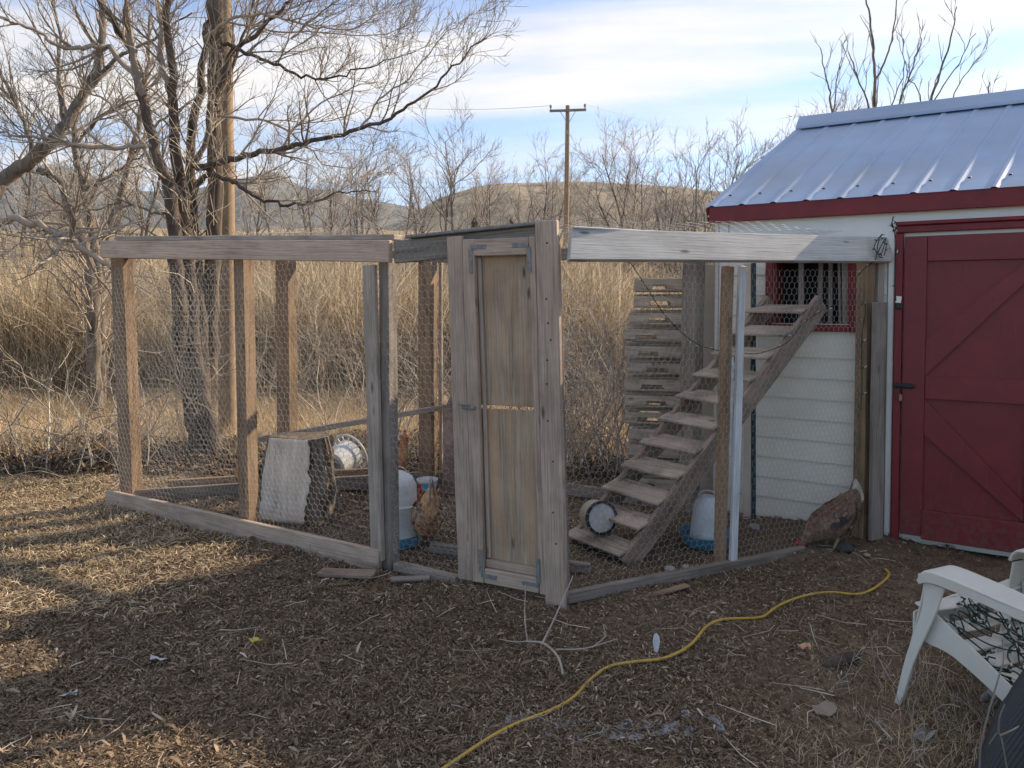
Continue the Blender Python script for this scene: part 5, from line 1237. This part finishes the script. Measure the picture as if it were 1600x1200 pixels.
V, F, q = blades(60000, fx(-12, 7), ry(7.6, 14.5), lambda n, x, y: rt.uniform(.06, .26, n) + .12 * (np.sin(x * 2) * np.sin(y * 1.7) > .3), .004, .7, segs=2, lean=.5)
stuffobj('grass', V, F, q, grassm, 'low matted dry grass between the run and the reeds')
V, F, q = blades(9000, fx(-40, 20), ry(38, 80), lambda n, x, y: rt.uniform(.6, 1.5, n), .05, .2, segs=1, lean=.15)
stuffobj('grass', V, F, q, grassm, 'tufted dry grass on the upper field')
# short grass left of the run, tufts round the chair
V, F, q = blades(22000, fx(-6.5, -2.3), ry(4.3, 7.8), lambda n, x, y: rt.uniform(.015, .07, n), .0024, .9, segs=2, lean=.9)
keep = None
stuffobj('grass', V, F, q, grassm, 'sparse trampled dry grass left of the run')
# brush tangle: dark twiggy scrub
def scrub(n, x0, x1, y0, y1, h0, h1, lv, up=.2, r=.006, spread=.6, dark=0):
    out = []
    for k in range(n):
        x, y = rt.uniform(x0, x1), rt.uniform(y0, y1); c = twigline(np.array([x, y, float(gh(x, y)) - .03]), np.array([rt.normal(0, spread), rt.normal(0, spread * .6), 1.]), rt.uniform(h0, h1), r, 8, .1, .25, .1); out.append(c); sprout(out, c, lv, .1, up, .0018)
    return out
def shrub(name, loc, out, label, cat='shrub', group=None, mat='twig'):
    root = empty(name, loc, label, cat, group)
    st_ = [c for c in out if c[1][0] >= .0058]; tw2 = [c for c in out if c[1][0] < .0058]
    if st_: tube_obj('stem', st_, M[mat], root, 4)['kind'] = 'stuff'
    o = tube_obj('twigs', tw2, M[mat], root, 3); o['kind'] = 'stuff'
out = scrub(34, -7.2, -3.75, 7.2, 8.3, .7, 1.7, [(7, .45, .8, 5), (7, .18, .8, 4)], r=.010); shrub('bare_shrub', (-5.2, 7.8, 0), out, 'dark tangled leafless shrub left of the run')
out = scrub(16, -4.7, -3.5, 6.9, 7.6, .6, 1.5, [(6, .4, .8, 5), (6, .16, .8, 4)], r=.008); shrub('bare_shrub', (-4.1, 7.3, 0), out, 'thin upright leafless shrub touching the left corner post')
out = scrub(30, -2.6, .6, 8.2, 10.0, .7, 1.7, [(6, .5, .9, 5), (7, .2, .8, 4)], r=.010, up=.0); shrub('bare_shrub', (-1.0, 9.0, 0), out, 'arching dark brambles behind the back posts of the run')
out = scrub(95, .35, 1.25, 7.0, 8.4, 1.0, 2.25, [(13, .32, .8, 5), (11, .13, .8, 4)], r=.007, spread=.16); shrub('bare_shrub', (.85, 7.7, 0), out, 'dense grey twiggy shrub between the door and the stacked pallets', mat='twig_far')
out = scrub(60, -4.5, .6, 10.4, 12.8, .9, 2.2, [(7, .5, .7, 5), (7, .2, .8, 4)], r=.009, spread=.35); shrub('bare_shrub', (-1.8, 11.5, 0), out, 'tall greyish scrub in front of the reeds behind the run')
out = scrub(26, -11, -6, 9.5, 12.5, .9, 2.2, [(6, .5, .8, 5), (6, .2, .8, 4)], r=.010, spread=.5); shrub('bare_shrub', (-8.5, 11, 0), out, 'ragged leafless scrub under the leaning left-edge tree')
out = scrub(230, -12, 2.2, 12.0, 14.6, .5, 1.5, [(7, .5, .8, 5), (6, .2, .8, 4)], r=.008, spread=.5)
o = tube_obj('undergrowth', out, byrnd('dark_brush', [(0, (.09, .07, .055)), (.6, (.20, .16, .12)), (1, (.40, .32, .25))]), None, 3); tag(o, 'dark tangled brush at the foot of the reeds', None, None, 'stuff')
# leaf litter heap under the brush, and chips
def chips(n, xf, yf, ln, wd, zoff=.004, tilt=.35, dens=None):
    x = xf(n); y = yf(n, x); z_ = gh(x, y) + zoff + rt.uniform(0, .012, n); az = rt.uniform(0, 2 * np.pi, n); L = ln(n); Wd = wd(n)
    d = np.stack([np.cos(az), np.sin(az), rt.normal(0, tilt, n)], -1); d /= np.linalg.norm(d, axis=1, keepdims=True); s = np.stack([-np.sin(az), np.cos(az), rt.normal(0, tilt, n)], -1); s /= np.linalg.norm(s, axis=1, keepdims=True)
    c = np.stack([x, y, z_], -1); nn = np.cross(d, s); k = rt.uniform(-.15, .25, n)[:, None] * L[:, None]
    a = c - d * L[:, None] / 2; b = c + d * L[:, None] / 2; ss = s * Wd[:, None] / 2; mdl = c + nn * k
    V = np.stack([a - ss * .5, a + ss * .6, mdl + ss, mdl - ss, b + ss * .35, b - ss * .55], 1); b0 = (np.arange(n) * 6)[:, None]
    return V.reshape(-1, 3), np.concatenate([b0 + [0, 1, 2, 3], b0 + [3, 2, 4, 5]]), np.repeat(rt.random(n), 6)
chipm = byrnd('wood_chip_mulch', [(0, (.05, .033, .021)), (.4, (.14, .097, .062)), (.78, (.25, .182, .118)), (.96, (.37, .285, .20)), (1, (.58, .49, .38))])
def ysq(a, b_, p=1.6): return lambda n, *x: a + (b_ - a) * rt.random(n) ** p
def xin(yarr): return rt.uniform(-1, 1, len(yarr)) * (yarr * .74 + .25)
def region(n, y0_, y1_, p):
    y = y0_ + (y1_ - y0_) * rt.random(n) ** p; x = rt.uniform(-1, 1, n) * (y * .74 + .3); k = rt.random(n) < np.clip(.92 - .26 * (x + .6) + .35 * np.sin(x * 2.1 + 1) * np.sin(y * 2.6), .16, 1); return x[k], y[k]
def chipfield(n, y0_, y1_, p, lr, wr, mat, name, label, zoff=.004, tilt=.35, mask=None):
    x, y = region(n, y0_, y1_, p)
    if mask is not None: k = mask(x, y); x, y = x[k], y[k]
    m_ = len(x); V, F, q = chips(m_, lambda n: x, lambda n, xx: y, lambda n: rt.uniform(*lr, n), lambda n: rt.uniform(*wr, n), zoff, tilt); stuffobj(name, V, F, q, mat, label)
chipfield(150000, 2.3, 5.2, 1.0, (.010, .040), (.003, .009), chipm, 'mulch', 'shredded wood mulch over the yard in front of the run')
chipfield(80000, 5.0, 8.2, 1.0, (.012, .045), (.004, .012), chipm, 'mulch', 'wood mulch under and behind the run')
chipfield(130000, 2.3, 5.6, 1.0, (.004, .014), (.002, .005), chipm, 'mulch', 'fine shredded bark crumbs between the chips', .010, .6)
chipfield(7000, 2.3, 7.0, 1.0, (.03, .075), (.008, .018), chipm, 'mulch', 'larger bark chips scattered on the yard', .012, .4, lambda x, y: rt.random(len(x)) < np.clip(.9 - (x + 1.2) * .5, .15, 1))
strawm = byrnd('straw', [(0, (.13, .09, .06)), (.5, (.23, .17, .11)), (1, (.38, .30, .21))])
chipfield(15000, 2.3, 6.5, 1.0, (.03, .12), (.0012, .0028), strawm, 'straw', 'loose straw stalks and pine needles on the mulch', .014, .12)
chipfield(60000, 3.9, 7.4, 1.0, (.02, .08), (.002, .006), grassm, 'straw', 'dry golden grass litter, laid thicker to brighten the sunlit patch', .016, .3, lambda x, y: x < -1.7 - .9 * rt.random(len(x)) ** 2)  # real litter, with extra golden bits added to colour the patch as sunlit
leafm = byrnd('leaf_litter', [(0, (.04, .03, .022)), (.5, (.13, .09, .06)), (1, (.30, .22, .15))])
xx = lambda lo, hi, n: rt.uniform(lo, hi, n)
for (n, x0, x1, y0_, y1_, lab) in ((26000, -8, -2.9, 7.1, 8.8, 'dark leaf litter under the brush left of the run'), (24000, -2.9, 1.3, 7.0, 9.2, 'dark leaf litter behind the run')):
    V, F, q = chips(n, lambda n: xx(x0, x1, n), lambda n, x: xx(y0_, y1_, n), lambda n: rt.uniform(.02, .06, n), lambda n: rt.uniform(.010, .025, n), .02, .8); V[:, 2] += np.repeat(np.abs(rt.normal(0, .035, n)), 6); stuffobj('leaves', V, F, q, leafm, lab)
# twigs on the ground
out = []
for k in range(230):
    y = rt.uniform(2.5, 6.5); x = rt.uniform(-1, 1) * y * .72; a = rt.uniform(0, 6.28); L = rt.uniform(.06, .30); P = np.array([[x, y, 0], [x + math.cos(a) * L * .4, y + math.sin(a) * L * .4, 0], [x + math.cos(a + rt.normal(0, .3)) * L, y + math.sin(a + rt.normal(0, .3)) * L, 0]]); P[:, 2] = gh(P[:, 0], P[:, 1]) + .022; out.append((P, np.array([.0025, .0022, .0012])))
o = tube_obj('twigs', out, M['twig'], None, 4); tag(o, 'small twigs scattered over the yard', None, None, 'stuff')
# dry weeds under and around the chair
V, F, q = blades(1500, lambda n: rt.normal(1.78, .22, n), lambda n, x: rt.normal(2.95, .33, n), lambda n, x, y: rt.uniform(.02, .11, n), .0014, .6, segs=3, lean=.7); stuffobj('grass', V, F, q, grassm, 'dry weeds around the garden chair legs')
V, F, q = blades(700, lambda n: rt.uniform(1.0, 1.7, n), lambda n, x: rt.uniform(2.5, 2.9, n), lambda n, x, y: rt.uniform(.02, .09, n), .0016, .6, segs=3, lean=.8); stuffobj('grass', V, F, q, grassm, 'thin dry grass at the bottom right of the yard')
out = []
for k in range(60):
    x, y = rt.normal(1.75, .22), rt.normal(2.95, .28); c = twigline(np.array([x, y, 0.]), np.array([rt.normal(0, .7), rt.normal(0, .7), 1.]), rt.uniform(.08, .24), .0022, 6, -.3, .35); out.append(c); sprout(out, c, [(22, .07, .8, 4)], .2, .1, .001)
o = tube_obj('dry_weed', out, M['twig_far'], None, 3); tag(o, 'wiry dry weeds growing around the chair legs', None, None, 'stuff')
out = []
for k in range(120):
    t = rt.random(); p = Lc + (Mc - Lc) * t; x, y = p.x + rt.normal(0, .05) - .05, p.y - .08 + rt.normal(0, .05); out.append(twigline(np.array([x, y, 0.]), np.array([rt.normal(0, .8), rt.normal(0, .8), 1.]), rt.uniform(.04, .14), .0015, 5, -.3, .3))
o = tube_obj('dry_weed', out, M['twig_far'], None, 3); tag(o, 'dry stalks along the left bottom board', None, None, 'stuff')

# ------------------------------------------------------------------ thin winter haze in the air
hz = boxmesh(2600, 2700, 400, 0); hz.transform(Matrix.Translation((0, 1290, 178)))
m = bpy.data.materials.new('haze'); m.use_nodes = True; T = m.node_tree; T.nodes.clear(); pv = T.nodes.new('ShaderNodeVolumePrincipled'); oo = T.nodes.new('ShaderNodeOutputMaterial')
pv.inputs['Color'].default_value = (.93, .96, 1, 1); pv.inputs['Density'].default_value = .00022; pv.inputs['Anisotropy'].default_value = .2
T.links.new(pv.outputs[0], oo.inputs['Volume']); o = link('haze', hz, m); o['kind'] = 'stuff'
